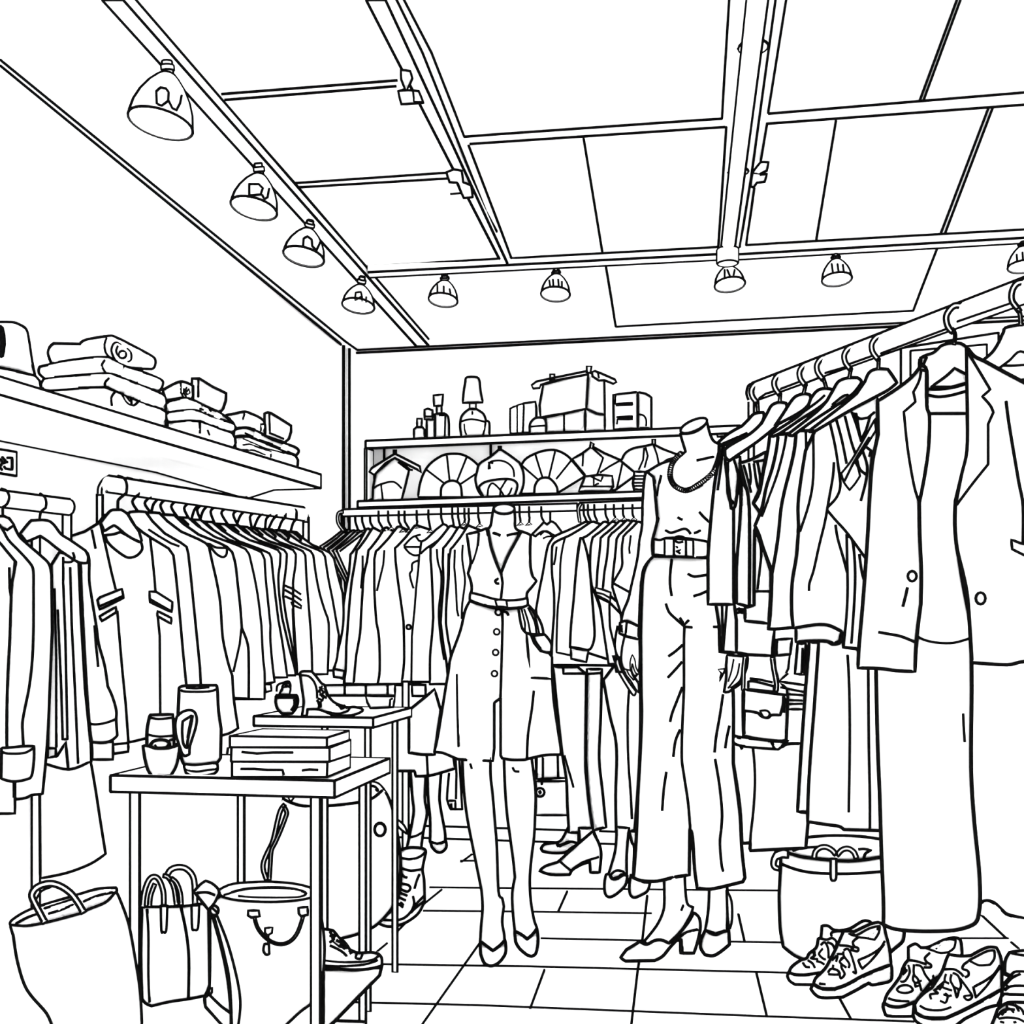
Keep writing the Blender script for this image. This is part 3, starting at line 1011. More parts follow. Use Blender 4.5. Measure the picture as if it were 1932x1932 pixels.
for i, (x, yt, nx, ny, Y) in enumerate(((644, 966, 652, 1000, 4.98), (657, 965, 658, 999, 4.98), (670, 965, 675, 999, 4.98), (683, 965, 688, 998, 4.96), (698, 965, 704, 996, 4.96), (714, 963, 722, 997, 4.9), (732, 963, 738, 994, 4.9),
                                        (752, 963, 760, 998, 4.9), (763, 963, 772, 998, 4.9), (786, 962, 786, 991, 4.9), (808, 961, 812, 999, 4.9), (832, 958, 836, 989, 4.9), (853, 958, 856, 992, 4.85), (864, 958, 868, 993, 4.85),
                                        (876, 958, 876, 985, 4.85), (884, 958, 883, 988, 4.85), (902, 957, 905, 988, 4.85))):
    bhook(x, yt, nx, ny, 'black wire hook, %s from the corner end of the back rail' % ordw(i), Y)

# ================================================================ back rail, right length
for i, (x, yt, nx, ny) in enumerate(((980, 955, 982, 985), (998, 955, 998, 985), (1021, 955, 1026, 984), (1038, 966, 1040, 985))):
    bhook(x, yt, nx, ny, 'black wire hook, %s on the stretch between the two mannequins' % ordw(i))
for i, x in enumerate((1101, 1109, 1121, 1142, 1158, 1175, 1193)):
    bhook(x, 951, x + 6 if i < 4 else x + 3, 984 if i < 4 else 976, 'black wire hook, %s from the left on the rail behind the tall mannequin' % ordw(i), 4.86)
hh = surf("~1004,1008! 1018,994 1026,985! 1032,990! 1040,984 1048,988! 1060,1004! 1046,1012 1034,1004 1022,1003 1010,1012!", 4.86, .02, ("~1019,1010 1030,1002 1042,1008 1048,1012 1034,1012 1024,1016",), 'wood', ink=3.8, sw=3)
thing('clothes_hanger', 'pale hanger peeking over the right shoulder of the buttoned dress', 'hanger', hh, HB)
RB = [
    ((1108, 984), (1062, 1004), "~1045,1012! 1035,1026 1030,1045 1024,1080 1017,1115 1011,1150! 1015,1180 1025,1215 1040,1240!", 1252, 'wide coat sleeve right behind the buttoned dress', 'coat', (), 4.74),
    ((1120, 984), (1070, 1012), "~1056,1018! 1044,1026 1041,1040 1041,1080 1045,1120 1045,1160! 1042,1200 1040,1255!", 1256, 'coat whose front edge falls beside the buttoned dress', 'coat', ("~1050,1031 1048,1050 1045,1066", "~1066,1014 1061,1035 1057,1065 1056,1110 1052,1150 1050,1205 1050,1231! 1078,1237"), 4.70),
    ((1142, 984), (1105, 1012), "~1094,1017! 1090,1040 1086,1080 1082,1130 1077,1180 1075,1221!", 1256, 'coat with a broad hanging sleeve and square cuff between the mannequins', 'coat', (), 4.66),
    ((1157, 984), (1125, 1008), "~1118,1014! 1114,1035 1113,1075 1116,1105! 1124,1125 1131,1145 1135,1165 1140,1200 1148,1253!", 1256, 'layered coat with a lined sleeve tab beside the tall mannequin', 'coat', (), 4.62),
    ((1172, 982), (1140, 1008), "~1133,1015! 1131,1040 1127,1075 1125,1112!", 1200, 'thin layered blouse just above the lined sleeve tab', 'blouse', (), 4.58),
    ((1185, 981), (1154, 1006), "~1148,1014! 1145,1050 1140,1080 1137,1112!", 1190, 'second thin blouse above the lined sleeve tab', 'blouse', (), 4.54),
    ((1196, 982), (1168, 1008), "~1163,1017! 1160,1050 1156,1085 1155,1108! 1162,1130 1170,1155 1173,1178!", 1190, 'blouse whose edge crosses towards the tall mannequin elbow', 'blouse', (), 4.50),
    ((1205, 984), (1183, 1004), "~1176,1012! 1173,1035 1174,1062! 1172,1072 1163,1088 1156,1100!", 1150, 'blouse partly hidden at the tall mannequin elbow', 'blouse', ("1190,1010 1187,1035 1188,1045",), 4.46),
]
for q in RB:
    bgar(q[0], q[1], q[2], q[4 - 1], q[4], q[6], w=45, name=q[5], cat=q[5], Y=q[7], th=.03, deg=30)
slv = surf("~1095,1014! 1091,1040 1086,1080 1082,1130 1077,1180 1075,1221! 1090,1223 1108,1227! 1116,1222 1122,1200 1120,1160 1116,1110 1112,1065 1106,1035 1100,1016!", 4.56, .04, (), ink=4.2)
cf = surf("1077,1222 1110,1228 1106,1249 1078,1243", 4.57, .03, (), ink=4.2)
thing('coat_on_rail', 'long empty coat sleeve with a square cuff hanging between the mannequins', 'coat', [('sleeve', slv), ('cuff', cf)], GB)
tb = surf("1123,1109 1136,1112 1152,1118 1151,1135 1138,1129 1125,1122", 4.48, .015, ("1125,1118 1138,1121 1150,1128",), ink=3.6, sw=3.2)
tail = surf("~1124,1124! 1131,1140 1135,1165 1140,1200 1148,1253! 1160,1253! 1163,1235 1155,1200 1151,1180 1150,1137!", 4.5, .02, (), ink=3.8)
thing('scarf', 'narrow hanging scarf end with a lined band beside the tall mannequin sleeve', 'scarf', [('band', tb), ('tail', tail)])

# ================================================================ back shelf unit
u = 5.02
ub = Part('wood').block("690,832 1396,803 1396,817 690,846", "690,832 1390,803 1390,817 690,846", u, YB - .01, 4)
lb = Part('wood').block("675,946 1225,927 1225,939 675,958", "675,946 1225,927 1225,939 675,958", u, YB - .01, 3.8)
sd = Part('wood').block("688,846 692,846 692,945 688,945", "700,850 704,850 704,940 700,940", u, YB - .02, 3)
dv = []
for x in (725, 926):
    d1 = Part('wood')
    dv.append(('divider', d1))
    d1.block("%g,840 %g,840 %g,900 %g,900" % (x - 1, x + 1, x + 1, x - 1), "%g,840 %g,840 %g,900 %g,900" % (x - 1, x + 1, x + 1, x - 1), YB - .03, YB - .012, 2.6)
thing('shelf_unit', 'wide two board shelf unit on the back wall holding bottles and ornaments', 'shelf', [('top_board', ub), ('bottom_board', lb), ('side_panel', sd)] + dv)

K = dict(ink=3.9, sw=3.2)
BT = 'bottles on the top back shelf'


def multi(name, label, cat, items, group=None):
    ps = []
    for it in items:
        ps.append((it[0], surf(it[1], it[2], it[3], it[4] if len(it) > 4 else (), it[5] if len(it) > 5 else 'ceramic', **K)))
    return thing(name, label, cat, ps, group)


s1 = 5.12
multi('bottle', 'short small bottle with a square stopper, leftmost of three on the top shelf', 'bottle', (('body', "781,828 781,810 786,806 797,806 801,811 801,826", s1, .05), ('stopper', "787,790 796,790 795,806 787,806", s1, .02)), BT)
multi('bottle', 'middle height slim bottle with a boxy cap between the other two bottles', 'bottle', (('body', "805,827 805,792 820,792 820,826", s1, .04), ('cap', "801,773 807,771 816,774 816,791 801,791", s1 - .02, .03, ("802,786 815,786",))), BT)
multi('bottle', 'tallest bottle with a square cap on the top back shelf', 'bottle', (('body', "~821,826! 821,781! 838,780! 845,786 847,800! 847,825!", s1, .07, ("840,784 839,822", "829,784 840,784")), ('neck', "824,764 833,764 833,781 824,781", s1, .03), ('cap', "818,746 836,744 834,765 819,766", s1 - .02, .04)), BT)
ls = surf("~878,720! 881,712 900,712 905,720! 907,740 911,759! 873,760! 875,738", s1, .13, (), 'fabric', **K)
lst = surf("886,760 898,760 898,771 886,771", s1, .04, (), 'metal', **K)
lbs = surf("~885,772! 899,772! 912,781 917,794! 923,798 923,822! 871,824! 868,805 870,788 876,779", s1, .16, ("~871,795! 890,791 915,796", "~876,800 877,812 880,820", "891,777 891,782", "916,797 914,810 911,821"), 'ceramic', **K)
thing('table_lamp', 'small table lamp with a tapered shade and round base on the back shelf', 'lamp', [('base', lbs), ('stem', lst), ('shade', ls)])
BK = 'books standing beside the toy house'
mono('book', 'slim book at the left of the upright books next to the table lamp', 'book', "963,818 963,771 976,765 976,817", s1, .12, (), BK, 'paper', **K)
mono('book', 'very thin middle book of the upright books next to the table lamp', 'book', "976,817 976,765 988,761 986,817", s1, .12, (), BK, 'paper', **K)
mono('book', 'broader upright book touching the small lidded jar', 'book', "986,817 988,761 1010,758 1012,770 1012,816", s1, .12, (), BK, 'paper', **K)
hs = Part('wood')
hs.puff("1020,787 1018,765 1025,726 1110,702 1106,771 1064,780", 5.10, .1, 4)
hs.puff("1030,788 1064,780 1104,771 1104,814 1030,816", 5.13, .1, 4)
hs.stroke("1064,781 1064,814", None, 3.4)
hs2 = surf("1110,703 1140,715 1141,783 1125,780 1106,771", 5.12, .1, (), 'wood', **K)
hs2.puff("1104,771 1125,780 1141,783 1141,812 1104,814", 5.13, .1, 4)
rf = surf("1003,727 1012,720 1045,713 1108,700 1110,706 1045,718 1020,726 1018,732 1006,733", 5.06, .02, (), 'wood', **K)
rf2 = surf("1117,702 1122,700 1135,705 1160,716 1163,721 1157,724 1140,717 1130,718 1118,710", 5.06, .02, ("1128,704 1130,714",), 'wood', **K)
ch = surf("1038,706 1046,706 1046,717 1038,717", 5.08, .03, (), 'wood', **K)
ch2 = surf("1107,691 1116,691 1114,703 1107,703", 5.08, .03, (), 'wood', **K)
thing('toy_house', 'large boxy toy house with overhanging roof and two chimneys on the shelf', 'ornament', [('front_wall', hs), ('side_wall', hs2), ('roof', rf), ('roof', rf2), ('chimney', ch), ('chimney', ch2)])
mono('lidded_jar', 'small domed jar in front of the toy house', 'jar', "~1000,818! 1000,800 1010,789 1025,789 1030,798 1030,818!", 5.05, .06, ("1001,805 1030,803",), None, 'ceramic', **K)
f = surf("1158,810 1157,745 1200,740 1203,740 1203,808", 5.1, .1, ("1161,746 1161,762 1193,760 1193,764", "1163,765 1193,764", "1164,787 1193,785 1193,791 1165,791 1164,800", "1166,789 1192,788"), 'paper', **K)
g = surf("~1203,740! 1218,743 1229,750! 1229,808! 1203,808!", 5.12, .1, ("~1205,782! 1214,784 1219,792 1219,803!",), 'paper', **K)
thing('storage_box', 'tall box with dark label stripes to the right of the toy house', 'box', [('front', f), ('side', g)])
mono('small_box', 'low flat box on the top shelf right of the tall mannequin neck', 'box', "1352,805 1398,803 1397,822 1354,824", 5.1, .1, ("1354,818 1396,818",), None, 'paper', **K)

# ornaments on the lower board
OR = 'ornaments on the lower back shelf board'
hb_ = surf("703,945 704,920 709,893 745,862 772,885 765,915 757,945", 5.2, .12, ("~703,923 715,915 737,909 748,912 757,921", "719,915 722,943", "751,872 769,886 779,887"), 'wood', **K)
hr = surf("697,890 702,883 745,856 792,880 794,892 788,886 745,864 727,874 706,896", 5.13, .05, (), 'wood', **K)
hf = surf("743,849 747,849 747,858 743,858", 5.13, .02, (), 'wood', **K)
thing('birdhouse', 'pitched roof birdhouse at the left end of the lower shelf board', 'ornament', [('body', hb_), ('roof', hr), ('finial', hf)], OR)


def fan(label, arc, hub, spokes, Y):
    fb = surf(arc, Y, .02, spokes, 'paper', **K)
    h_ = surf(hub, Y - .02, .02, (), 'paper', **K)
    thing('wheel_ornament', label, 'ornament', [('fan', fb), ('hub', h_)], OR)


fan('spoked half wheel ornament standing between the birdhouse and the dome basket', "~789,938! 792,915 800,892 812,875 830,862 845,857 868,857 885,864 900,876 908,888 914,905 915,938!", "~832,938! 833,920 842,910 855,907 866,912 870,922 871,938!",
    ("804,886 838,912", "843,860 848,907", "880,863 862,908", "912,884 869,913"), 5.28)
bs = surf("~912,938! 902,925 897,905 900,890! 905,875 925,862 943,847! 960,858 980,873! 987,890 988,910 984,926 978,938!", 5.22, .12, ("~922,885 925,872 943,869 958,874 968,885 970,900", "925,884 922,872 930,874"), 'fabric', **K)
lat = surf("~913,938! 904,922 908,914 920,908 945,904 966,905 976,914 972,932 966,938!", 5.14, .1, ("~920,935 922,920 930,912 944,925 952,938", "943,938 945,922 955,906", "~955,938 962,930 966,920"), 'fabric', **K)
fin = surf("941,842 945,842 945,850 941,850", 5.16, .02, (), 'wood', **K)
thing('dome_basket', 'domed basket with a crossed lattice base behind the buttoned dress mannequin neck', 'basket', [('dome', bs), ('lattice_base', lat), ('finial', fin)], OR)
fan('spoked half wheel ornament right of the dome basket', "~976,932! 978,890! 990,868 1010,856 1030,850 1050,850 1070,860 1085,876 1098,892 1104,898! 1052,930!", "~1008,932! 1010,915 1018,904 1030,901 1040,905 1050,918 1052,931!",
    ("984,878 1015,905", "1010,858 1023,900", "1047,852 1035,902", "1078,868 1049,904"), 5.28)
tn = surf("1080,866 1098,856 1117,842 1140,855 1175,870 1205,892 1178,912 1160,925 1110,925 1100,898", 5.3, .08, ("1117,845 1138,864 1126,896", "1100,856 1099,880", "1080,868 1104,896", "1175,870 1163,925", "1132,892 1150,880 1168,870"), 'wood', **K)
ft_ = surf("1115,834 1120,838 1118,846 1113,845", 5.25, .02, (), 'wood', **K)
thing('birdhouse', 'wide pitched ornament house behind the small tray on the lower board', 'ornament', [('body', tn), ('finial', ft_)], OR)
ty = surf("1092,927 1096,918 1104,899 1130,896 1155,898 1157,918 1150,927", 5.08, .1, ("1096,918 1155,918", "1112,897 1122,903 1134,908 1137,900", "1120,898 1120,916 1130,912", "1072,880 1078,900 1095,900", "1083,881 1082,890 1087,888"), 'wood', **K)
thing('decorative_tray', 'low tray with small trinkets on the lower shelf board', 'tray', ty, OR)
um = surf("~1172,870! 1180,855 1195,846 1215,842 1233,838! 1250,847 1268,854 1290,862! 1262,866 1245,878 1230,886 1218,890 1196,890!", 5.24, .06, ("1233,840 1240,860 1243,877", "1215,846 1213,868 1205,886", "1218,845 1222,860 1216,882"), 'paper', **K)
fin = surf("1231,829 1236,829 1236,838 1231,838", 5.2, .02, (), 'wood', **K)
thing('paper_parasol', 'open paper parasol above a ribbed stack beside the tall mannequin shoulder', 'parasol', [('canopy', um), ('finial', fin)], OR)
rb = surf("1197,928 1194,912 1197,890 1217,890 1217,928", 5.1, .1, ("1197,898 1216,898", "1196,904 1216,904", "1196,911 1216,911", "1195,917 1216,917", "1196,923 1216,923"), 'ceramic', **K)
thing('ribbed_pot', 'ribbed cylindrical pot at the right end of the lower board', 'pot', rb, OR)

# framed picture on the back wall
pf = Part('wood').block("1700,657 1884,628 1884,800 1700,800", "1700,657 1884,628 1884,800 1700,800", YB - .03, YB - .004, 4)
pm = Part('paper').block("1718,662 1862,650 1862,780 1718,780", "1718,662 1862,650 1862,780 1718,780", YB - .034, YB - .02, 3.6)
pm.stroke("1734,712 1734,678 1768,674", YB - .036, 3.6)
pm.stroke("1740,700 1746,682 1766,676", YB - .036, 5)
thing('framed_picture', 'framed picture on the back wall behind the near right clothes rail', 'picture', [('frame', pf), ('mount', pm)])
# ================================================================ mannequin in the buttoned dress
K = dict(mat='skin')
body = Part('skin')
body.puff("~905,1015! 985,1015 988,1070 985,1130! 998,1200 1003,1300 1000,1428! 955,1428! 945,1300 940,1300! 922,1428! 874,1428! 875,1300 888,1200 900,1130! 898,1070", 3.84, .08, inkloops=False)
body.puff("~985,1015! 992,1060 990,1140! 1003,1170 1020,1195 1030,1212! 1010,1212! 990,1180 975,1140 975,1060", 3.77, .035, inkloops=False)
body.puff("~931,957! 928,975 925,992 918,999! 926,1030 935,1058 945,1084! 958,1050 975,1018 984,1003! 973,996 972,978 971,960! 962,966 945,968!", 3.80, .11)
body.puff(ell(951, 960, 20, 9.5), 3.77, .06, 4.2)
body.puff("~871,1420! 874,1480 878,1522 884,1560 892,1600 901,1645 908,1680! 910,1712 907,1750 905,1785! 930,1800! 952,1785! 952,1765 948,1740 951,1710! 948,1695 941,1682 938,1600 935,1560 930,1500 926,1462 926,1420!", 3.82, .12)
body.puff("~950,1420! 952,1480 956,1535 962,1580 968,1625 971,1655! 966,1685 967,1720 970,1750 972,1765! 985,1778! 1013,1760! 1013,1750 1008,1735 1002,1700 1000,1660 1003,1620 1008,1580 1010,1540 1011,1500 1008,1465 1002,1420!", 3.86, .12)
body.stroke("~943,1014 950,1010 957,1014", None, 4) if 0 else None
body.stroke("~931,1006 938,1008 944,1011", None, 5)
body.stroke("~956,1011 966,1008 980,1006", None, 4.4)
body.stroke("887,1441 890,1451", None, 4)
body.stroke("~967,1448 971,1455 980,1456", None, 4)
# arm and hand by the skirt pocket
body.puff("~1003,1199! 1009,1211 1018,1225 1027,1231 1040,1231! 1041,1216 1035,1205 1028,1197!", 3.74, .05)
body.stroke("~1006,1200 1012,1212 1021,1224", None, 4)
bod = surf("~881,1008! 905,1002 920,996! 926,1030 935,1058 945,1082! 958,1050 975,1018 982,1002! 998,1008 1001,1012! 1000,1040 1001,1070 1005,1088! 1012,1096! 1003,1108 994,1120 995,1138! 960,1146 925,1144 886,1134! 890,1112 888,1096 883,1082! 888,1062 886,1045!",
           3.79, .2, ("945,1080 948,1100 945,1128", "~903,1006 901,1030 896,1050 891,1062", "~939,1092 934,1096 937,1101 942,1101"), sw=4.4)
bl = Part('leather').patch("~887,1118! 910,1124 935,1131 960,1133 985,1131 995,1128! 996,1142! 985,1145 955,1147 925,1144 905,1139 886,1132!", bod, .012)
bk = Part('metal').patch("934,1131 955,1132 957,1145 938,1144", bl, .008, ink=4)
sk = surf("~886,1134! 877,1152 868,1190 850,1240 846,1265 840,1300 832,1350 825,1392 819,1419! 835,1421 850,1427 864,1433! 900,1435 930,1436! 933,1412! 933,1326! 944,1318! 944,1425! 947,1431! 965,1434 990,1434! 1005,1430 1030,1425 1058,1424! 1058,1410 1052,1370 1045,1320 1040,1260 1025,1195 1010,1158 996,1141! 985,1146 940,1148 905,1140!",
          3.80, .3, ("947,1148 948,1175 946,1250 944,1318", "~862,1272 863,1340 865,1408", "~1007,1303 1003,1340 996,1385 994,1430", "~950,1154 956,1156 959,1161"), sw=4.4)
bts = []
for x, y in ((940, 1155), (937, 1192), (935, 1231), (933, 1271)):
    bts.append(('button', Part('metal').patch(ell(x, y, 5.5, 5.5, 0, 10), sk, .006, ink=3.6)))
slv = surf("~978,1149! 981,1170 985,1186 993,1195! 1008,1197 1026,1197! 1022,1178 1011,1157 997,1141!", 3.66, .04, ("~984,1150 990,1175 990,1192", "~989,1150 996,1172 1000,1193", "~996,1147 1008,1172 1012,1195", "~1000,1146 1010,1165 1017,1195", "~1008,1158 1011,1170 1013,1180"), sw=3.4)
pnl = surf("993,1195 996,1230 998,1262 999,1279 1042,1281 1042,1240 1036,1232 1020,1228 1008,1213 1002,1198", 3.69, .04)
sl = Part('leather').puff("~906,1776! 918,1785 930,1794! 942,1785 953,1774! 954,1795 948,1808 938,1818 926,1822 914,1817 907,1800!", slope(1776, 3.74, 1822, 3.54), .06, 5.2)
sr = Part('leather').puff("~971,1757! 983,1763 995,1772! 1005,1763 1013,1752! 1015,1775 1011,1798 1003,1804! 994,1801 980,1789 973,1777!", slope(1757, 3.78, 1804, 3.60), .06, 5.2)
thing('mannequin', 'headless mannequin in a sleeveless belted dress with a row of buttons', 'mannequin',
      [('body', body), ('bodice', bod), ('belt', bl, None, [('buckle', bk)]), ('skirt', sk)] + bts + [('sleeve', slv), ('pocket_panel', pnl), ('shoe', sl), ('shoe', sr)])

# ================================================================ tall mannequin with necklace and wide trousers
body = Part('skin')
body.puff("~1240,905! 1335,905 1332,960 1330,1050! 1345,1120 1355,1200! 1358,1400 1372,1660! 1338,1662! 1305,1500 1290,1300! 1280,1400 1290,1650! 1252,1650! 1225,1400 1220,1200 1235,1080 1245,1000", 3.84, .1, inkloops=False)
body.puff("~1222,905! 1245,900! 1230,960 1228,1020 1215,1070 1200,1140 1202,1210! 1182,1210! 1185,1140 1205,1060 1214,980", 3.78, .04, inkloops=False)
body.puff("~1325,900! 1350,895! 1362,960 1372,1100 1385,1245! 1370,1245! 1355,1120 1340,1000", 3.68, .14, inkloops=False)
body.puff("~1283,818! 1288,836 1293,852! 1280,862 1264,872! 1266,900 1275,925 1310,925 1340,900! 1352,870! 1357,850 1358,838! 1346,831 1339,815 1334,795! 1325,806 1310,815 1296,818!", 3.84, .12)
body.puff(ell(1309, 803, 27, 10, -24), 3.80, .05, 4.4)
body.stroke("~1314,869 1328,866 1346,862", None, 4.4)
# forearm, palm and fingers on the left of the picture
body.puff("~1179,1198! 1206,1206! 1207,1235 1206,1262! 1200,1275 1188,1280 1177,1266! 1172,1245 1174,1220!", 3.76, .05, 3.8)
body.puff("~1178,1262! 1173,1255 1180,1272 1190,1285 1198,1298 1205,1308! 1204,1290 1196,1278 1190,1265!", 3.75, .022, 2.8)
body.puff("~1189,1262! 1189,1248 1193,1235! 1198,1246 1200,1260 1207,1272!  1200,1270 1196,1262 1193,1252 1192,1266 1200,1280 1205,1288!", 3.735, .018, 2.4)
body.stroke("~1182,1262 1186,1272 1196,1284", None, 2.6)
# the other hand, fingers pointing down
body.puff("~1372,1236! 1411,1239! 1409,1258 1403,1275! 1396,1290 1382,1300! 1375,1305 1366,1306! 1370,1280 1370,1255!", 3.60, .045)
body.stroke("~1384,1244 1380,1265 1374,1286", None, 3)
body.stroke("~1395,1251 1390,1275 1374,1298", None, 3)
body.stroke("~1402,1251 1398,1278 1392,1288 1378,1298", None, 3)
body.puff("1355,1263 1366,1262 1366,1268 1357,1286 1361,1270", 3.62, .02, 3.4)
# shins
body.puff("~1252,1645! 1253,1700 1250,1722 1238,1747 1215,1776! 1222,1781 1235,1775 1250,1775 1262,1780! 1285,1757 1303,1727 1308,1711! 1298,1706 1294,1685 1292,1645!", 3.82, .1)
body.puff("~1338,1660! 1336,1715 1330,1755! 1350,1762! 1372,1755! 1374,1700 1371,1660!", 3.84, .1)
body.stroke("~1289,1708 1285,1718", None, 4)
top = surf("~1217,893! 1245,876 1270,868! 1264,888 1266,906 1274,918 1295,926! 1318,919 1335,905 1350,888! 1354,930 1348,980 1338,1018! 1337,1053! 1290,1050 1231,1048! 1230,1020 1236,998 1240,978 1237,950! 1233,900!", 3.79, .22,
           ("~1232,900 1236,925 1236,975 1243,978 1236,998 1233,1016", "~1247,897 1243,915 1240,935", "~1319,966 1328,976 1338,985", "~1278,976 1283,979 1288,981", "~1256,1001 1264,1005 1272,1004 1290,998 1298,1001 1303,1008", "~1310,1006 1316,1004 1321,1001", "1236,905 1236,960"), sw=4.4)
slv = surf("~1220,889! 1215,905 1212,950 1211,990 1206,1020 1202,1055 1192,1100 1185,1130 1176,1152 1171,1174! 1183,1172 1206,1182! 1208,1130 1211,1092 1216,1070 1232,1050! 1231,1022 1237,998 1240,980 1237,940 1233,900!", 3.76, .1, ("~1225,1062 1218,1075 1214,1095",))
cf = surf("~1170,1175! 1182,1172 1205,1182! 1205,1206! 1180,1200! 1169,1195!", 3.74, .1, ("1182,1174 1180,1199", "1174,1180 1174,1192"))
blt = Part('leather').patch("~1233,1017! 1245,1019 1256,1015! 1290,1015 1335,1022! 1336,1051! 1290,1051 1233,1046!", top, .014)
bk = Part('metal').patch("1254,1016 1308,1019 1308,1050 1254,1049", blt, .01, ink=4)
for s in ("1271,1016 1271,1049", "1294,1018 1294,1050"):
    bk.stroke(s, None, 4)
bk.stroke("~1272,1015 1280,1012 1290,1014 1295,1020", None, 4)
bk.stroke("~1273,1020 1280,1024 1289,1022", None, 4)
for s in ("1276,1031 1278,1033", "1276,1040 1284,1037 1278,1041 1283,1044", "~1271,1044 1274,1049 1280,1050"):
    bk.stroke(s, None, 3.6)
pants = surf("~1233,1049! 1222,1060 1213,1085 1210,1130 1208,1200! 1209,1300 1210,1350 1207,1430 1203,1500 1200,1580 1196,1640 1194,1656! 1210,1662 1240,1663 1270,1656 1301,1651! 1302,1565! 1306,1580 1310,1640 1315,1676! 1340,1678 1370,1672 1402,1664! 1406,1656! 1400,1600 1397,1540 1391,1490 1384,1440! 1384,1310 1375,1250 1362,1180 1352,1130 1337,1050!",
             3.80, .26, ("~1267,1056 1264,1085 1264,1105 1267,1125", "~1298,1083 1310,1088 1333,1085", "1309,1125 1322,1121 1333,1116", "~1256,1139 1262,1155 1275,1168 1291,1182", "1282,1165 1291,1179 1300,1170", "1292,1183 1306,1184", "1346,1183 1357,1183",
                         "~1291,1182 1290,1220 1290,1300 1287,1370 1286,1430 1290,1462 1298,1515 1302,1565", "~1288,1216 1275,1228 1261,1238", "~1287,1248 1275,1262 1260,1278", "~1287,1296 1277,1322 1268,1345 1264,1362", "~1283,1376 1274,1398 1270,1428",
                         "~1257,1456 1252,1490 1249,1530", "~1364,1310 1358,1350 1351,1390 1348,1420", "~1376,1369 1371,1392 1368,1412", "~1349,1432 1357,1480 1362,1530 1361,1560 1358,1590 1361,1630 1364,1643"), sw=4.6, ink=5.4)
nk = Part('ceramic')
pts = resample(P("~1284,856 1274,866 1267,878 1264,895 1267,908 1275,918 1290,925 1303,923 1318,914 1332,904 1346,891"), 9.5)
for i, (x, y) in enumerate(pts):
    nk.puff(ell(x, y, 4.6, 4.6, 0, 8), 3.645, .02, 2.1, step=4)
shl = Part('leather').puff("~1207,1777! 1220,1782 1235,1775 1248,1774 1262,1780! 1280,1763 1299,1740 1309,1722! 1319,1732 1321,1752 1316,1776 1309,1798! 1284,1798! 1284,1775! 1282,1768! 1265,1786 1250,1804 1235,1812! 1180,1813! 1171,1807! 1182,1792!", slope(1720, 3.78, 1813, 3.66), .07, 5.2)
shl.stroke("~1282,1768 1296,1759 1316,1754", None, 4.6)
shl.stroke("1285,1772 1286,1797", None, 6)
shr = Part('leather').puff("~1331,1755! 1341,1761 1352,1763 1362,1759 1375,1756! 1376,1782! 1360,1795 1345,1803 1330,1801! 1322,1788 1323,1772!", slope(1755, 3.80, 1803, 3.72), .07, 5.4)
shr.puff("~1371,1680! 1380,1700 1381,1735 1376,1755! 1373,1730!", 3.80, .03, 4)
thing('mannequin', 'tall headless mannequin wearing a bead necklace, belted shirt and wide trousers', 'mannequin',
      [('body', body), ('shirt', top), ('sleeve', slv), ('cuff', cf), ('belt', blt, None, [('buckle', bk)]), ('trousers', pants), ('necklace', nk), ('shoe', shl), ('shoe', shr)])

# ================================================================ mannequins standing behind
body = Part('skin')
body.puff("~1060,1275! 1128,1275! 1124,1400 1132,1560! 1120,1600 1095,1600! 1104,1420 1098,1420! 1088,1590! 1074,1590! 1070,1420", 4.84, .05, inkloops=False)
body.puff("~1072,1560! 1060,1583 1050,1590! 1056,1597! 1075,1588 1092,1592! 1092,1560!", 4.86, .06)
body.puff("~1092,1562! 1090,1592 1060,1620! 1076,1640! 1112,1626! 1130,1600 1118,1562!", 4.80, .08)
tl = surf("~1043,1258! 1050,1330 1060,1420 1068,1470 1070,1520 1073,1571! 1100,1571 1119,1567! 1112,1520 1107,1470 1105,1430 1107,1272! 1090,1258!", 4.82, .1, ("1062,1258 1063,1271 1107,1271", "1065,1425 1082,1486"), ink=4.6)
tr = surf("~1107,1262! 1105,1430! 1108,1480 1113,1530 1119,1567! 1144,1561! 1137,1490 1131,1430 1134,1350 1136,1262!", 4.84, .1, ("1107,1272 1134,1270", "1137,1273 1170,1277"), ink=4.6)
h1 = surf("~1021,1601! 1028,1593 1050,1590! 1052,1596! 1064,1593 1078,1588 1091,1592! 1078,1600 1066,1608 1042,1609 1024,1606!", 4.88, .05, (), 'leather', ink=5)
h2 = surf("~1118,1569! 1130,1592 1134,1612 1131,1646! 1114,1646! 1113,1626! 1097,1631 1080,1641 1075,1650! 1040,1650 1018,1643! 1030,1634 1052,1627! 1060,1620 1090,1593!", 4.78, .06, ("~1057,1626 1066,1634 1077,1643", "~1080,1640 1100,1627 1130,1617"), 'leather', ink=4.8)
thing('mannequin', 'lower half of a rear mannequin in straight trousers and pointed heels', 'mannequin', [('legs', body), ('trouser_leg', tl), ('trouser_leg', tr), ('shoe', h1), ('shoe', h2)])

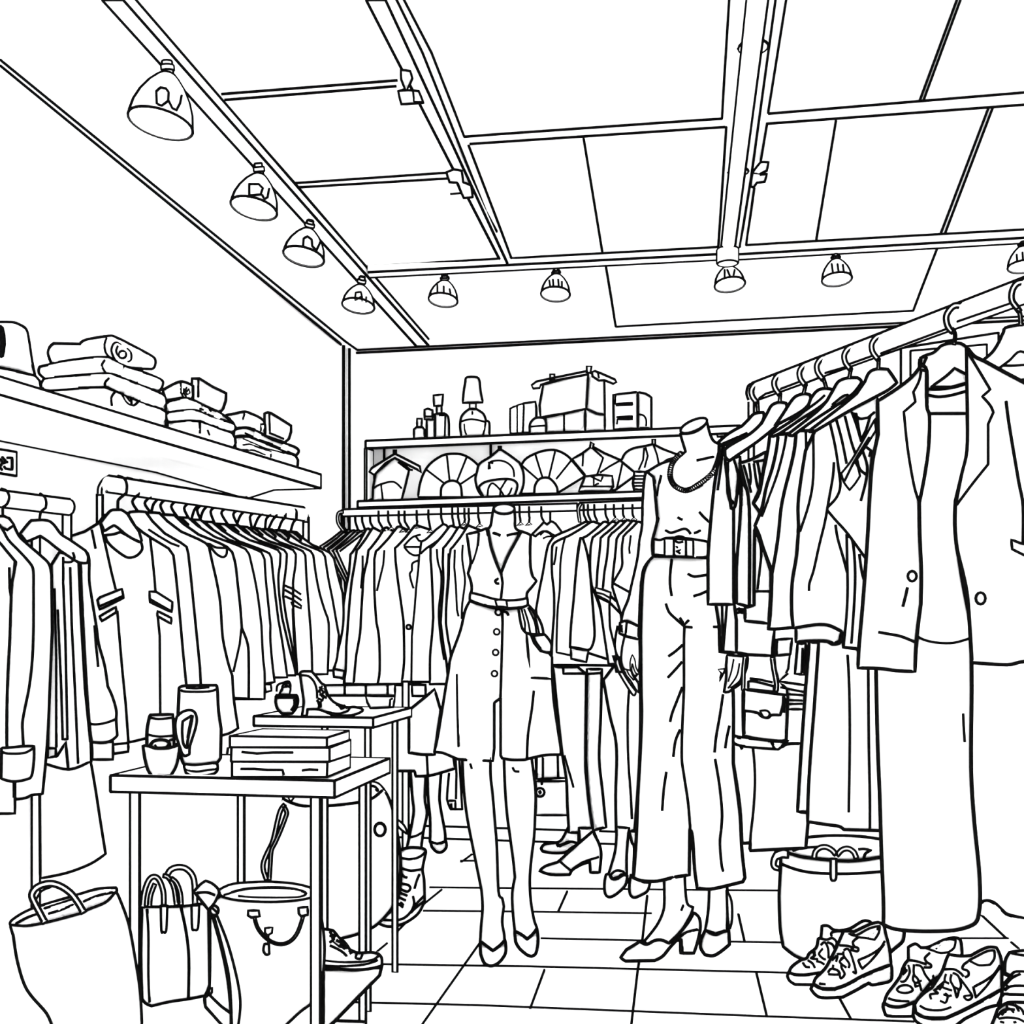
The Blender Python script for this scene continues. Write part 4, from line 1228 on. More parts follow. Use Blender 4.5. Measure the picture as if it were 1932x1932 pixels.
body = Part('skin')
body.puff("~1150,1290! 1200,1250! 1200,1400 1196,1600! 1168,1600! 1170,1450 1160,1380", 4.6, .05, inkloops=False)
body.puff("~1163,1560! 1161,1600 1153,1632 1148,1648! 1156,1658! 1183,1650! 1183,1612 1187,1562!", 4.55, .07)
body.puff("~1187,1568! 1192,1590 1196,1600 1194,1650! 1226,1662! 1226,1600 1205,1568!", 4.57, .07)
tr = surf("~1138,1283! 1150,1350 1160,1390 1163,1430 1161,1500 1162,1567! 1172,1573 1185,1572 1198,1566! 1203,1500 1207,1430 1209,1350 1208,1240! 1170,1240!", 4.6, .1,
          ("~1133,1415 1145,1460 1155,1530 1160,1540", "~1187,1296 1184,1350 1185,1430 1190,1500 1192,1545", "~1165,1180 1160,1225 1180,1262"), ink=4.8)
hnd = surf("~1156,1236! 1167,1245! 1172,1262 1185,1285 1200,1305! 1195,1312 1180,1290 1168,1270!", 4.5, .03, ("1160,1240 1162,1268 1174,1268",), 'skin', ink=3.6)
s1_ = surf("~1143,1650! 1140,1665 1141,1685 1149,1693 1162,1688 1180,1671 1184,1652! 1172,1650 1166,1657 1155,1658 1149,1648!", 4.50, .06, ("~1153,1650 1162,1643 1174,1644 1179,1649! 1168,1656 1156,1658",), 'leather', ink=4.6)
s2_ = surf("~1190,1650! 1187,1668 1188,1686 1196,1694 1210,1689 1222,1681 1227,1665! 1212,1663 1196,1652!", 4.52, .06, (), 'leather', ink=4.6)
thing('mannequin', 'rear mannequin legs in slim trousers and round toed pumps beside the tall mannequin', 'mannequin', [('legs', body), ('trousers', tr), ('hand', hnd), ('shoe', s1_), ('shoe', s2_)])

body = Part('skin')
body.puff("~773,1440! 777,1500 780,1530 775,1562 767,1601! 795,1601! 799,1570 806,1535 802,1505 805,1440!", 4.28, .08)
body.stroke("~773,1580 786,1577 797,1570", None, 4)
body.puff("~779,1360! 832,1360! 834,1445! 776,1445!", 4.3, .06, inkloops=False)
body.puff("~806,1440! 807,1500 811,1545 811,1588! 825,1592! 840,1588! 840,1570 831,1520 830,1495 835,1430!", slope(1430, 4.3, 1600, 5.05), .08)
sk = surf("~771,1340! 771,1420! 795,1424 820,1424! 832,1340! 820,1300!", 4.0, .1, (), ink=4.8)
sk2 = surf("~747,1340! 747,1455! 782,1455! 784,1465! 810,1464 840,1456 859,1450! 855,1425 845,1410 820,1380!", 4.06, .1, ("805,1425 807,1464", "771,1421 805,1425"), ink=4.6)
bt = surf("~755,1603! 775,1599 795,1600! 803,1605 802,1614! 797,1640 800,1660 801,1700! 790,1722 770,1738 750,1746 732,1748 716,1743! 722,1733 742,1714 752,1690 757,1660 757,1640!", slope(1600, 4.18, 1748, 3.94), .09,
          ("~754,1606 770,1600 795,1600 803,1606 790,1617 772,1621 757,1618", "~757,1638 775,1643 797,1640", "~757,1648 762,1654 768,1656", "~756,1667 770,1670 774,1676 768,1682 754,1676", "753,1684 768,1690", "750,1692 765,1699", "745,1700 760,1712", "756,1703 761,1708",
           "~791,1650 786,1662 782,1676", "~779,1691 781,1705 775,1720 762,1732 745,1736 722,1735", "~800,1690 790,1700 781,1710", "~800,1700 785,1712 775,1722"), 'leather', ink=4.6, sw=4.2)
s2_ = surf("~811,1584! 820,1589 832,1591 841,1586! 842,1598 834,1607 824,1607 815,1598!", 5.05, .05, (), 'leather', ink=4.8)
thing('mannequin', 'legs of a rear mannequin in a short skirt, one foot in a laced ankle boot', 'mannequin', [('legs', body), ('skirt', sk), ('underskirt', sk2), ('boot', bt), ('shoe', s2_)])

# small fittings glimpsed between the legs
fr = Part('metal').puff("~846,1457! 844,1490 843,1510 850,1528! 874,1528! 874,1525 861,1525! 858,1510 862,1450!", 5.2, .03, 4, inkloops=False)
for s in ("~847,1458 844,1490 843,1508", "~843,1508 846,1518 850,1527! 873,1527", "859,1427 861,1460 860,1508", "866,1430 869,1480 872,1528", "847,1511 859,1511 859,1526", "~851,1516 852,1525 858,1527"):
    fr.stroke(s, 5.18, 4)
thing('small_stool', 'corner of a small stool seen left of the buttoned dress mannequin knee', 'stool', fr)
bx = surf("1011,1474 1022,1474 1070,1474 1072,1538 1011,1538", 5.1, .12, ("1022,1468 1068,1467", "1022,1475 1022,1480"), 'leather', ink=4, dots=((1019, 1495, 8),))
bx.stroke("1018,1493 1020,1497", None, 6)
lid = surf("1010,1425 1012,1470 1068,1468 1066,1420", 5.14, .1, ("1013,1430 1012,1468", "1024,1430 1024,1466", "1052,1426 1053,1467"), 'leather', ink=4)
thing('storage_case', 'small case with a round clasp between the dress mannequin and rear trousers', 'case', [('case_front', bx), ('case_lid', lid)])
# ================================================================ display tables
tt = Part('wood').box(-1.405, -.842, 2.48, 2.94, .712, .751, 4.8)
legs = []
for x, y, w in ((-1.352, 2.50, .024), (-.895, 2.50, .022), (-1.253, 2.90, .018), (-.905, 2.90, .018)):
    legs.append(('leg', Part('metal').box(x - w / 2, x + w / 2, y - .002, y + .002, 0, .712, 3.9)))
thing('display_table', 'near square white table holding the pitcher, cups and book stack', 'table', [('tabletop', tt)] + legs)
tt = Part('wood').box(-1.292, -.93, 3.08, 3.5, .822, .85, 4.4)
legs = []
for x, y in ((-.952, 3.1), (-.975, 3.47), (-1.082, 3.1), (-1.211, 3.47)):
    legs.append(('leg', Part('metal').box(x - .008, x + .008, y - .002, y + .002, 0, .822, 3.6)))
thing('display_table', 'smaller white table behind with the lace up ankle shoe on it', 'table', [('tabletop', tt)] + legs)

TB = 'books stacked flat on the near table'
for i, (f, bk, st, lab) in enumerate((
        ("438,1437 618,1438 617,1466 438,1466", "520,1427 660,1424 660,1448 520,1446", ("454,1451 480,1451 505,1453 533,1453 535,1463", "570,1454 584,1452 600,1453"), 'bottom book of the stack beside the pitcher'),
        ("437,1410 622,1411 622,1437 436,1437", "520,1400 661,1396 661,1424 520,1425", ("456,1419 485,1422 515,1420 553,1420",), 'middle book of the stack beside the pitcher'),
        ("434,1389 617,1392 617,1410 434,1410", "495,1376 658,1379 658,1397 495,1396", ("430,1410 428,1424",), 'thin top book of the stack beside the pitcher'))):
    p = Part('paper').block(f, bk, 2.505 - i * .004, 2.70, 4.2)
    for s in st:
        p.stroke(s, 2.50 - i * .004, 4.4)
    thing('book', lab, 'book', p, TB)

mono('tumbler', 'straight tumbler behind the round cup on the near table', 'cup', "~283,1349! 326,1348! 328,1385! 328,1440! 278,1440! 277,1385 280,1362", 2.66, .06, ("~283,1354 300,1357 326,1354", "~278,1386 300,1390 328,1388", "~318,1399 323,1396 329,1396"), None, 'ceramic', ink=5, sw=4)
mono('round_cup', 'rounded cup standing in front of the tumbler on the near table', 'cup', "~270,1407! 280,1408 293,1412 315,1412 328,1409 339,1405! 336,1430 331,1448 322,1463! 287,1464! 279,1452 273,1430!", 2.53, .07,
     ("~271,1406 279,1403 285,1398", "~329,1409 333,1404 338,1404"), None, 'ceramic', ink=5, sw=4)
cp = Part('ceramic').puff("~283,1407! 289,1399 300,1396 312,1397 319,1402 320,1409! 305,1412 292,1412!", 2.56, .04, 5.2)
cp.stroke("~292,1405 297,1411", None, 3.6)
cp.stroke("~318,1403 313,1411", None, 3.6)
thing('lid', 'dark rimmed lid resting in the mouth of the round cup', 'lid', cp)
pb = surf("~338,1298! 350,1294 408,1293! 410,1302 412,1340 417,1375! 416,1430! 410,1438 400,1441 370,1444 350,1443 344,1436! 339,1410 336,1345!", 2.56, .10, ("~341,1302 350,1305 392,1305 408,1301", "~352,1298 372,1299 395,1297"), 'ceramic', ink=5, sw=4)
bs = surf("~347,1442! 370,1444 409,1439! 410,1452 403,1459 385,1463 362,1463 351,1457!", 2.55, .10, ("~350,1452 370,1456 393,1453 409,1451",), 'ceramic', ink=5, sw=4)
hd = Part('ceramic').puff(["~334,1352! 345,1343 358,1340 367,1344 371,1356 369,1372 363,1392 358,1408 357,1423! 349,1426 343,1421! 338,1405 332,1385 331,1365", "~345,1361! 356,1354 363,1350! 359,1372 354,1395 352,1412! 346,1402 344,1380"], 2.475, .02, 4.6)
hd.stroke("~361,1352 357,1370 353,1392", 2.475, 3.6)
thing('pitcher', 'tall white pitcher with a looped handle in the middle of the near table', 'pitcher', [('body', pb), ('foot', bs), ('handle', hd)])

# ------------------------------------------------ on the smaller table
cpb = surf("~521,1312! 560,1312! 562,1322 559,1335 551,1346! 532,1346! 523,1336 520,1324!", 3.15, .06, ("521,1315 561,1315", "~556,1319 557,1330 551,1340"), 'ceramic', ink=4.6, sw=7)
lf = Part('fabric').puff("~526,1310! 532,1302 533,1294 540,1290 546,1291 548,1300 546,1310!", 3.21, .03, 3.4)
lf.stroke("~522,1305 524,1293 535,1288 545,1286 548,1296 541,1293 535,1290", 3.18, 3.8)
lf.stroke("~528,1308 533,1298 542,1296", 3.18, 3.4)
thing('planter_cup', 'small cup with a tangled sprig on the smaller table', 'planter', [('cup', cpb), ('sprig', lf)])
b = surf("~566,1272! 570,1267 588,1267! 596,1276 606,1289 612,1292! 616,1305 620,1314 630,1325 645,1332! 656,1335 668,1334 682,1337! 684,1341 672,1347 655,1350 630,1349 612,1342 598,1338 580,1338! 578,1350 570,1350! 573,1325 570,1300!", 3.12, .07,
          ("~568,1274 582,1276 592,1286 597,1300 598,1318", "~598,1320 602,1332 599,1338", "~604,1300 608,1315", "~600,1338 620,1344 640,1346 655,1342 660,1336", "597,1322 605,1326 605,1334", "~638,1330 645,1337 652,1333"), 'leather', ink=4.4, sw=3.8)
lc = Part('fabric')
for s in ("602,1296 612,1308", "608,1294 600,1306", "614,1304 603,1312", "606,1309 616,1318", "600,1318 610,1322", "612,1314 604,1326", "634,1330 650,1331 642,1338", "648,1330 655,1337"):
    lc.stroke(s, 3.075, 3.6)
lc.puff("604,1298 612,1300 616,1314 610,1318 604,1310", 3.09, .02, 2.4)
thing('ankle_shoe', 'lace up ankle shoe with a raised heel on the smaller table', 'shoe', [('upper', b), ('laces', lc)])
mono('low_pot', 'low square pot at the back corner of the smaller table', 'pot', "690,1313 745,1314 742,1334 699,1336 693,1325", 3.42, .05, ("740,1318 736,1320 735,1332",), None, 'ceramic', ink=4, sw=3.6)
rk = Part('wood')
rk.puff("612,1293 745,1291 745,1312 612,1312", 4.4, .06, 4.2)
for x in (650, 690, 731):
    rk.stroke("%d,1292 %d,1312" % (x, x), None, 4.2)
rk.stroke("650,1278 650,1292", 4.36, 3.6)
lg = [('leg', Part('metal').rod(AY(x, 1312, 4.42), (AY(x, 1312, 4.42).x, 4.42, 0), .009, 3.8)) for x in (764, 772)][:1]
pw = Part('metal').rod(AY(765, 1286, 4.3), (AY(765, 1286, 4.3).x, 4.3, 0), .010, 3.8)
thing('low_rack', 'low divided rack behind the smaller table under the back rail shirts', 'rack', [('tray', rk), ('leg', pw)])

# ================================================================ bags under and around the tables
b = surf("~533,1508! 545,1513 572,1521 615,1521 665,1516 700,1508 722,1491! 727,1494 735,1510 744,1540 750,1575 755,1612 754,1665 746,1700 730,1725 706,1748 672,1763 645,1770! 560,1770 530,1740! 515,1640 528,1550", 3.75, .34, (), 'leather', inkloops=False) if 0 else None
b = Part('leather').puff("~533,1508! 545,1513 572,1521 615,1521 665,1516 700,1508 722,1491! 727,1494 735,1510 744,1540 750,1575 755,1612 754,1665 746,1700 730,1725 706,1748 672,1763 645,1770! 560,1770 530,1740! 515,1640 528,1550", 3.75, .34, inkloops=False)
b.stroke("~533,1506 545,1513 572,1521 615,1521 665,1516 700,1508 722,1491", None, 4.6)
b.stroke("~727,1494 735,1510 744,1540 750,1575 755,1612 754,1665 746,1700 730,1725 706,1748 672,1763 645,1770", 3.74, 4.8)
b.dot(717, 1565, 10, ry=12, w=5)
rm = Part('leather').puff("~533,1507! 536,1492 560,1482 620,1476 690,1474 712,1478 722,1488! 722,1492 700,1508 665,1516 615,1521 572,1521 545,1513!", 3.78, .26, inkloops=False)
rm.stroke("~698,1475 712,1478 722,1487 729,1498", None, 4.6)
rm.stroke("~699,1484 706,1485 712,1491", None, 6)
rm.stroke("534,1500 533,1512", None, 3.4)
rm.stroke("~556,1502 549,1511 544,1503", None, 3.2)
st = Part('leather')
st.band("~537,1518 529,1530 523,1552 518,1575 513,1592 504,1610 497,1628 497,1642 503,1660", 7, 3.5, .012, 4)
st2 = Part('leather')
st2.band("~536,1522 541,1533 538,1544 530,1565 520,1588 512,1605 510,1630 508,1660", 6, 3.49, .012, 4)
thing('bucket_tote', 'large rounded bag with a round stud and long strap behind the near table', 'bag', [('body', b), ('rim', rm), ('strap', st), ('strap', st2)])
mono('strap_end', 'short pointed strap between the large rounded bag and the rear boot', 'strap', "~747,1546! 755,1550 764,1560 769,1574! 758,1566 750,1558!", 3.9, .02, (), None, 'leather', ink=3.6)

bx = surf("610,1829 719,1826 721,1818 716,1840 632,1926 610,1945", 2.84, .16, (), 'paper', ink=5.4)
bs_ = surf("632,1926 690,1928 690,1950 620,1950", 2.9, .1, (), 'paper', ink=5)
thing('tapered_box', 'slanting box side below the sneaker at the near table leg', 'box', [('side', bx), ('base', bs_)])
up = surf("~600,1752! 625,1755 632,1760 638,1768! 650,1778 660,1792! 676,1798 700,1797 714,1800! 720,1808 720,1822! 700,1827 670,1830 640,1828 600,1822!", 2.80, .09,
          ("~622,1784 635,1790 647,1797 654,1804", "~600,1810 640,1815 680,1815 705,1810 715,1803", "~600,1820 640,1823 680,1821 705,1815 713,1811", "~674,1797 671,1807 680,1809 684,1800"), 'leather', ink=4.8, sw=4.2)
lc = Part('fabric')
for s in ("622,1757 630,1772 622,1778", "632,1760 628,1775", "634,1774 646,1780 640,1785", "640,1782 650,1790 656,1784", "645,1778 655,1790", "658,1793 664,1797 660,1799", "622,1766 634,1766"):
    lc.stroke(s, 2.74, 4.6)
lc.puff("624,1762 634,1764 650,1782 655,1790 640,1786 628,1776", 2.77, .02, 2.6)
thing('sneaker', 'low sneaker on the slanting box behind the near table leg', 'shoe', [('upper', up), ('laces', lc)])

# left front tote
b = surf("~19,1745! 50,1747 90,1740 150,1724 167,1716 200,1702 219,1682! 228,1702 243,1745 255,1810 264,1870 268,1940! 100,1940! 88,1912 60,1880 45,1855 32,1810 25,1765!", 2.33, .24, (), 'leather')
rm = surf("~19,1745! 24,1735 62,1714 150,1687 185,1677 219,1675! 219,1684 200,1702 167,1716 150,1724 90,1740 50,1748!", 2.36, .14,
          ("~30,1743 50,1732 72,1724", "~84,1714 110,1706 135,1698", "~92,1724 115,1717 138,1707", "~158,1701 185,1690 212,1684"), 'leather', sw=4.6)
h1_ = Part('leather')
h1_.band("~85,1741 75,1722 65,1703 60,1688 70,1674 92,1667 112,1671 132,1684 147,1703 158,1722", 10, 2.22, .014, 4.6)
h1_.stroke("~68,1698 78,1682 96,1674", 2.22, 3.8)
thing('shoulder_tote', 'big open tote with an arched handle at the bottom left in front of the table', 'bag', [('body', b), ('rim', rm), ('handle', h1_)])

# satchel under the table
b = surf("~268,1711! 300,1711 345,1710 383,1705! 393,1713! 395,1858! 388,1878! 360,1884 320,1890 286,1898! 275,1893 268,1885! 266,1800", 3.0, .12, ("~277,1716 280,1760 280,1840 282,1890", "~341,1711 351,1760 356,1810 355,1885"), 'leather', sw=4.8)
h = Part('leather')
h.band("~269,1712 272,1685 280,1662 290,1654 300,1660 308,1682 309,1710", 8, 2.92, .012, 4)
h.band("~282,1711 284,1690 292,1668", 7, 2.925, .01, 4)
h.puff("~303,1708! 304,1755 308,1759 314,1755 316,1708!", 2.915, .012, 4)
h2_ = Part('leather')
h2_.band("~314,1654 322,1641 338,1636 354,1641 366,1660 368,1706", 9, 3.0, .012, 4)
h2_.band("~323,1657 333,1666 340,1685 342,1708", 7, 2.93, .012, 4)
h2_.band("~308,1652 318,1656 328,1675 333,1708", 7, 2.94, .012, 4)
h2_.puff("~361,1708! 362,1750 367,1755 374,1750 376,1708!", 2.915, .012, 4)
thing('satchel', 'upright satchel with two arched handles under the near table', 'bag', [('body', b), ('handle', h), ('handle', h2_)])

# large drawstring tote
b = surf("~396,1722! 405,1700 418,1690! 450,1697 510,1700 560,1697 592,1687! 600,1705 606,1730 612,1780 610,1830 602,1862 590,1890 565,1910 528,1945! 430,1945! 388,1900! 386,1882 396,1862!", 2.66, .26, (), 'leather')
rm = surf("~412,1680! 440,1668 500,1664 550,1667 585,1675 593,1683! 588,1692 560,1698 510,1701 450,1698 418,1691!", 2.66, .16, ("~424,1688 460,1678 500,1675 545,1676 576,1684 570,1690 545,1692 490,1692 450,1690",), 'leather', sw=4.6)
fl_ = surf("~366,1682! 378,1669 388,1662! 400,1667 411,1677 413,1686! 404,1704 393,1716! 380,1700!", 2.60, .04, ("~372,1685 390,1684 405,1689",), 'leather', sw=4.8)
kn = surf(ell(404, 1718, 8, 9), 2.56, .03, ("~399,1712 404,1717 410,1722", "396,1722 402,1733"), 'leather', sw=4)
pn = surf("~396,1728! 395,1860 386,1882! 387,1899! 410,1925 428,1945! 436,1945! 436,1912! 430,1850 418,1790 402,1732!", 2.56, .05, ("~394,1876 415,1897 434,1911", "~400,1862 400,1872 396,1876"), 'leather', sw=4.6)
sp_ = surf("~403,1728! 420,1790 433,1855 437,1945! 447,1945 453,1910 453,1880 446,1840 430,1780 410,1728!", 2.54, .03, (), 'leather')
lp = Part('leather')
lp.band("~480,1731 485,1748 494,1762 506,1773 520,1780 535,1781 550,1774 562,1758 572,1729", 5, 2.5, .01, 4)
lp.puff("468,1718 488,1718 490,1729 474,1731 468,1727", 2.5, .014, 4.6)
lp.puff("563,1713 580,1711 581,1726 568,1729 564,1724", 2.5, .014, 4.6)
lp.puff("500,1751 514,1750 513,1760 505,1765 500,1760", 2.48, .012, 4)
lp.stroke("506,1763 506,1778", 2.48, 4)
lp.puff("~499,1781! 507,1781! 508,1800! 502,1801 497,1793", 2.48, .012, 4.4)
thing('drawstring_tote', 'large round tote with a hanging loop handle, right of the satchel', 'bag', [('body', b), ('rim', rm), ('flap', fl_), ('knot', kn), ('side_panel', pn), ('side_strap', sp_), ('handle', lp)])
# ================================================================ near right clothes rail
Q0, Q1 = at(1424, 739, 3.05), at(1990, 527, 2.03)
rail = Part('metal').rod(Q0, Q1, .0225, 4.6, ends=False)
rail.stroke("~1424,722 1412,727 1408,742 1412,755", 3.1, 4.4)
pv = (Q1 - Q0)


def QT(x):
    """depth of the rail at picture column x"""
    a, b = 0.0, 1.0
    for _ in range(30):
        m = (a + b) / 2
        q = Q0 + pv * m - CAMP
        t = -q.x * SN + q.y * CS
        u = (q.x * CS + q.y * SN) / t
        if CX + F * u < x:
            a = m
        else:
            b = m
    q = Q0 + pv * a - CAMP
    return -q.x * SN + q.y * CS, HY - F * q.z / (-q.x * SN + q.y * CS)


post = Part('metal')
ptop = at(1417, 758, 3.12)
post.rod(ptop, (ptop.x, ptop.y, 1.42), .006, 4, ends=False)
ft = Part('metal').rod(Q1, (Q1.x, Q1.y, 0), .016, 0)
inner = Part('metal')
for a, b in (("1432,757 1445,748", "1466,742"), ("1473,739 1512,724", "1512,724"), ("1518,729 1545,718", "1545,718"), ("1557,709 1595,698", "1595,698"), ("1603,692 1645,677", "1645,677"), ("1662,672 1788,625", "1788,625"), ("1806,612 1905,578", "1905,578")):
    q = P(a + ' ' + b)
    q = [(x, y - 5) for x, y in q]
    for (x0, y0), (x1, y1) in zip(q, q[1:]):
        if x1 > x0:
            t0, t1 = QT(x0)[0] - .024, QT(x1)[0] - .024
            inner.line3([at(x0, y0, t0), at(x1, y1, t1)], 3.8)
thing('clothes_rail', 'thick clothes rail rising towards the camera at the right with blazers', 'clothes rail', [('tube', rail), ('groove', inner), ('end_stub', post), ('post', ft)])

HR, GR = 'hangers on the near right rail', 'garments on the near right rail'


def rh(x, neck, bar, Y, label, strokes=(), hw=8, bt=.03):
    t, yc = QT(x)
    k = 3.05 / t
    h = Part('metal').band("~%g,%g %g,%g %g,%g %g,%g %g,%g %g,%g" % (x + 14 * k, yc - 18 * k, x + 2 * k, yc - 15 * k, x - 6 * k, yc - 4 * k, x - 5 * k, yc + 8 * k, x + 1 * k, yc + 17 * k, x + 5 * k, yc + 22 * k), hw, lambda a, b, t=t: t - .035, .01, 3.8)
    h.band("%g,%g %g,%g" % (x + 5 * k, yc + 19 * k, neck[0], neck[1]), 5, lambda a, b, t=t: t - .03, .008, 3.8)
    b_ = surf(bar, Y, bt, strokes, 'wood', ink=5.2)
    return thing('clothes_hanger', label, 'hanger', [('hook', h), ('bar', b_)], HR)


rh(1424, (1430, 776), "~1412,792! 1423,781 1440,778! 1441,786 1436,798 1420,815 1400,826 1375,837 1360,840! 1356,834! 1375,818 1400,804!", 3.10, 'farthest hanger shoulder at the end of the near right rail', ("~1362,838 1385,828 1410,817",))
rh(1467, (1471, 758), "~1448,779! 1456,765 1470,759 1483,761! 1484,770 1476,786 1466,803! 1430,832 1395,856 1376,869! 1369,862 1368,848! 1380,839 1415,819 1437,799!", 3.02, 'second hanger from the far end of the near right rail')
rh(1515, (1516, 743), "~1490,761! 1500,749 1516,743 1528,745! 1529,755 1521,768 1505,780 1470,799! 1462,804! 1477,782!", 2.95, 'third hanger from the far end of the near right rail')
rh(1548, (1559, 732), "~1530,752! 1541,738 1555,733 1571,735! 1568,746 1550,765 1512,790 1475,815 1459,823! 1450,822! 1500,790 1524,769!", 2.88, 'fourth hanger from the far end of the near right rail', ("~1500,789 1540,760 1556,746",))
rh(1600, (1602, 714), "~1572,736! 1582,720 1600,713 1618,713! 1625,720 1618,732 1605,746 1570,770 1535,793 1495,822! 1486,820! 1540,778 1560,757!", 2.80, 'fifth hanger from the far end of the near right rail', ("~1570,764 1590,748 1600,746 1592,756 1568,768",))
rh(1652, (1657, 697), "~1632,720! 1640,703 1655,696 1675,697! 1683,708 1692,722! 1675,736 1645,752 1600,776 1565,797 1540,812! 1524,815! 1590,765 1617,742!", 2.72, 'sixth hanger from the far end of the near right rail, beside the first blazer lapel')

K5 = dict(ink=5.4, sw=4.4)
# slim layers at the far end
mono('knit_top', 'plain flat panel top at the far end, overlapping the tall mannequin', 'top', "~1357,836! 1368,850 1371,880 1373,930! 1377,945 1384,960! 1384,1140! 1336,1140! 1336,1050! 1341,985 1348,915 1357,865!", 3.12, .04, ("~1363,840 1361,870 1354,925",), GR, **K5)
mono('knit_top', 'narrow second top beside the flat panel top on the near right rail', 'top', "~1368,866! 1396,862! 1398,900 1412,930! 1415,1000 1415,1145! 1390,1138! 1390,1070 1395,1000 1398,950! 1396,880 1388,950 1380,960!", 3.08, .04,
     ("~1374,872 1373,910 1376,935 1384,950", "~1384,866 1391,890 1393,915 1388,950", "1398,870 1399,935 1395,1000"), GR, **K5)
mono('layered_shirt', 'shirt with fanned folds under the second hanger on the near right rail', 'shirt', "~1396,874! 1420,866 1446,852! 1441,880 1437,905 1432,925 1421,948! 1433,968 1432,985 1424,1000 1424,1060 1424,1144! 1414,1143! 1414,960 1405,910!", 3.04, .04,
     ("~1403,878 1411,905 1417,930", "~1413,875 1416,900 1415,915", "~1422,875 1427,910 1432,925", "~1429,873 1434,900 1434,918", "~1421,872 1443,868", "~1427,1020 1423,1060 1422,1115"), GR, **K5)
mono('layered_shirt', 'short shirt with a boxed lower hem behind the open blazer row', 'shirt', "~1424,1000! 1436,1025 1445,1050 1454,1078! 1454,1115! 1450,1176! 1406,1171! 1406,1147! 1423,1142! 1423,1116!", 2.99, .04, ("1424,1116 1452,1116", "~1430,1010 1436,1040 1433,1075 1429,1112"), GR, **K5)
mono('blouse', 'slanting blouse edge ending at the elbow height of the tall mannequin', 'blouse', "~1452,820! 1448,850 1440,890 1432,930 1421,950! 1430,962 1436,970! 1450,935 1466,890 1480,835! 1484,818!", 3.0, .04, (), GR, **K5)
mono('open_blazer', 'third blazer back, a slim left front panel with a pointed waist', 'blazer', "~1468,820! 1464,850 1456,885 1445,920 1437,958 1424,992! 1432,1010 1440,1035 1455,1075! 1457,1080! 1466,1040 1472,1000 1478,960 1490,900 1500,850 1503,815!", 2.94, .05, ("~1483,822 1478,850 1466,895 1450,940 1437,975",), GR, **K5)
mono('open_blazer', 'second slim blazer panel falling to a square hem left of the wide jacket', 'blazer', "~1502,812! 1498,850 1489,890 1480,925 1473,960 1468,1010 1462,1050 1456,1082! 1455,1120 1452,1170 1449,1187! 1470,1187 1497,1184! 1494,1150 1495,1100 1503,1050 1508,1000 1522,960! 1540,890 1541,812!", 2.88, .05,
     ("~1523,838 1521,870 1515,900 1508,950 1505,1005",), GR, **K5)
b = surf("~1541,806! 1565,796 1600,776 1655,748! 1655,830 1645,865 1640,950 1636,1060 1628,1150 1621,1224! 1591,1221! 1592,1200 1586,1190! 1565,1180 1545,1178 1520,1181 1497,1185! 1494,1150 1495,1100 1503,1050 1507,1000! 1506,950 1512,900 1520,850!", 2.80, .07,
         ("~1534,816 1534,900 1526,950 1509,1003", "~1520,816 1521,850", "~1573,872 1571,900 1563,945 1556,985 1545,1030 1535,1075 1527,1100 1526,1115", "~1565,796 1575,840 1582,885 1585,918 1577,940 1560,958", "~1560,962 1575,980 1600,1008 1634,1055",
          "~1577,790 1588,830 1597,875", "~1594,786 1605,830 1613,855", "~1607,778 1615,800 1624,830", "~1611,780 1622,790 1638,788! 1650,778", "1615,780 1624,832 1634,812 1642,786", "~1576,990 1580,1015 1590,1050 1598,1080", "~1597,1008 1598,1050 1599,1110 1597,1160 1591,1220",
          "~1598,1012 1608,1020 1613,1070 1612,1130 1606,1214", "~1621,1045 1626,1080 1632,1100", "~1617,868 1622,885 1633,895", "~1628,852 1636,880 1633,910 1624,945", "1632,842 1643,850 1640,862"), **K5)
tie = Part('fabric').patch("~1651,790! 1630,828 1605,870 1587,893! 1592,910 1603,925! 1614,912 1623,898! 1619,882 1614,872! 1634,842 1653,812!", b, .008, ink=4)
tie.stroke("~1640,825 1612,870 1593,908", None, 4)
hem = surf("~1502,1185! 1530,1180 1560,1178 1588,1189! 1583,1214! 1570,1215 1560,1210 1530,1209 1502,1211!", 2.86, .05, ("1510,1212 1562,1212",), **K5)
thing('open_blazer', 'wide jacket with open lapels and a diagonal tie, just behind the nearest blazer', 'blazer', [('body', b), ('tie', tie), ('hem_band', hem)], GR)

# lower clothes and fittings behind
mono('hanging_scarf', 'pleated strip hanging below the flat panel top', 'scarf', "1350,1135 1385,1138 1389,1170 1389,1231 1358,1230 1357,1180", 3.2, .03, ("1362,1142 1363,1200 1360,1228", "~1371,1142 1368,1180 1364,1228"), None, **K5)
mono('shoulder_wrap', 'flat wrap with a small fastener below the narrow tops', 'wrap', "1386,1150 1406,1150 1406,1172 1450,1176 1449,1187 1461,1188 1456,1237 1410,1235 1387,1230", 3.24, .04, ("1388,1157 1405,1154", "1393,1146 1396,1156 1404,1156"), None, **K5)
mono('hem_piece', 'small squared hem piece beside the flat wrap', 'cloth', "1464,1207 1494,1205 1491,1234 1462,1237", 3.22, .03, ("1466,1208 1465,1235",), None, ink=4.8, sw=4)
mono('straight_trousers', 'narrow trouser leg hanging behind the wide straight trousers', 'trousers', "~1527,1212! 1550,1212! 1545,1300 1542,1400 1540,1533! 1505,1531! 1508,1480 1513,1400 1520,1300!", 3.02, .05, (), None, **K5)
mono('cuffed_sleeve', 'thin cuffed sleeve ends beside the narrow trouser leg', 'sleeve', "1505,1215 1520,1215 1517,1273 1500,1271", 3.06, .03, ("1514,1222 1512,1270", "1484,1240 1483,1266 1489,1270"), None, ink=4.8, sw=4)
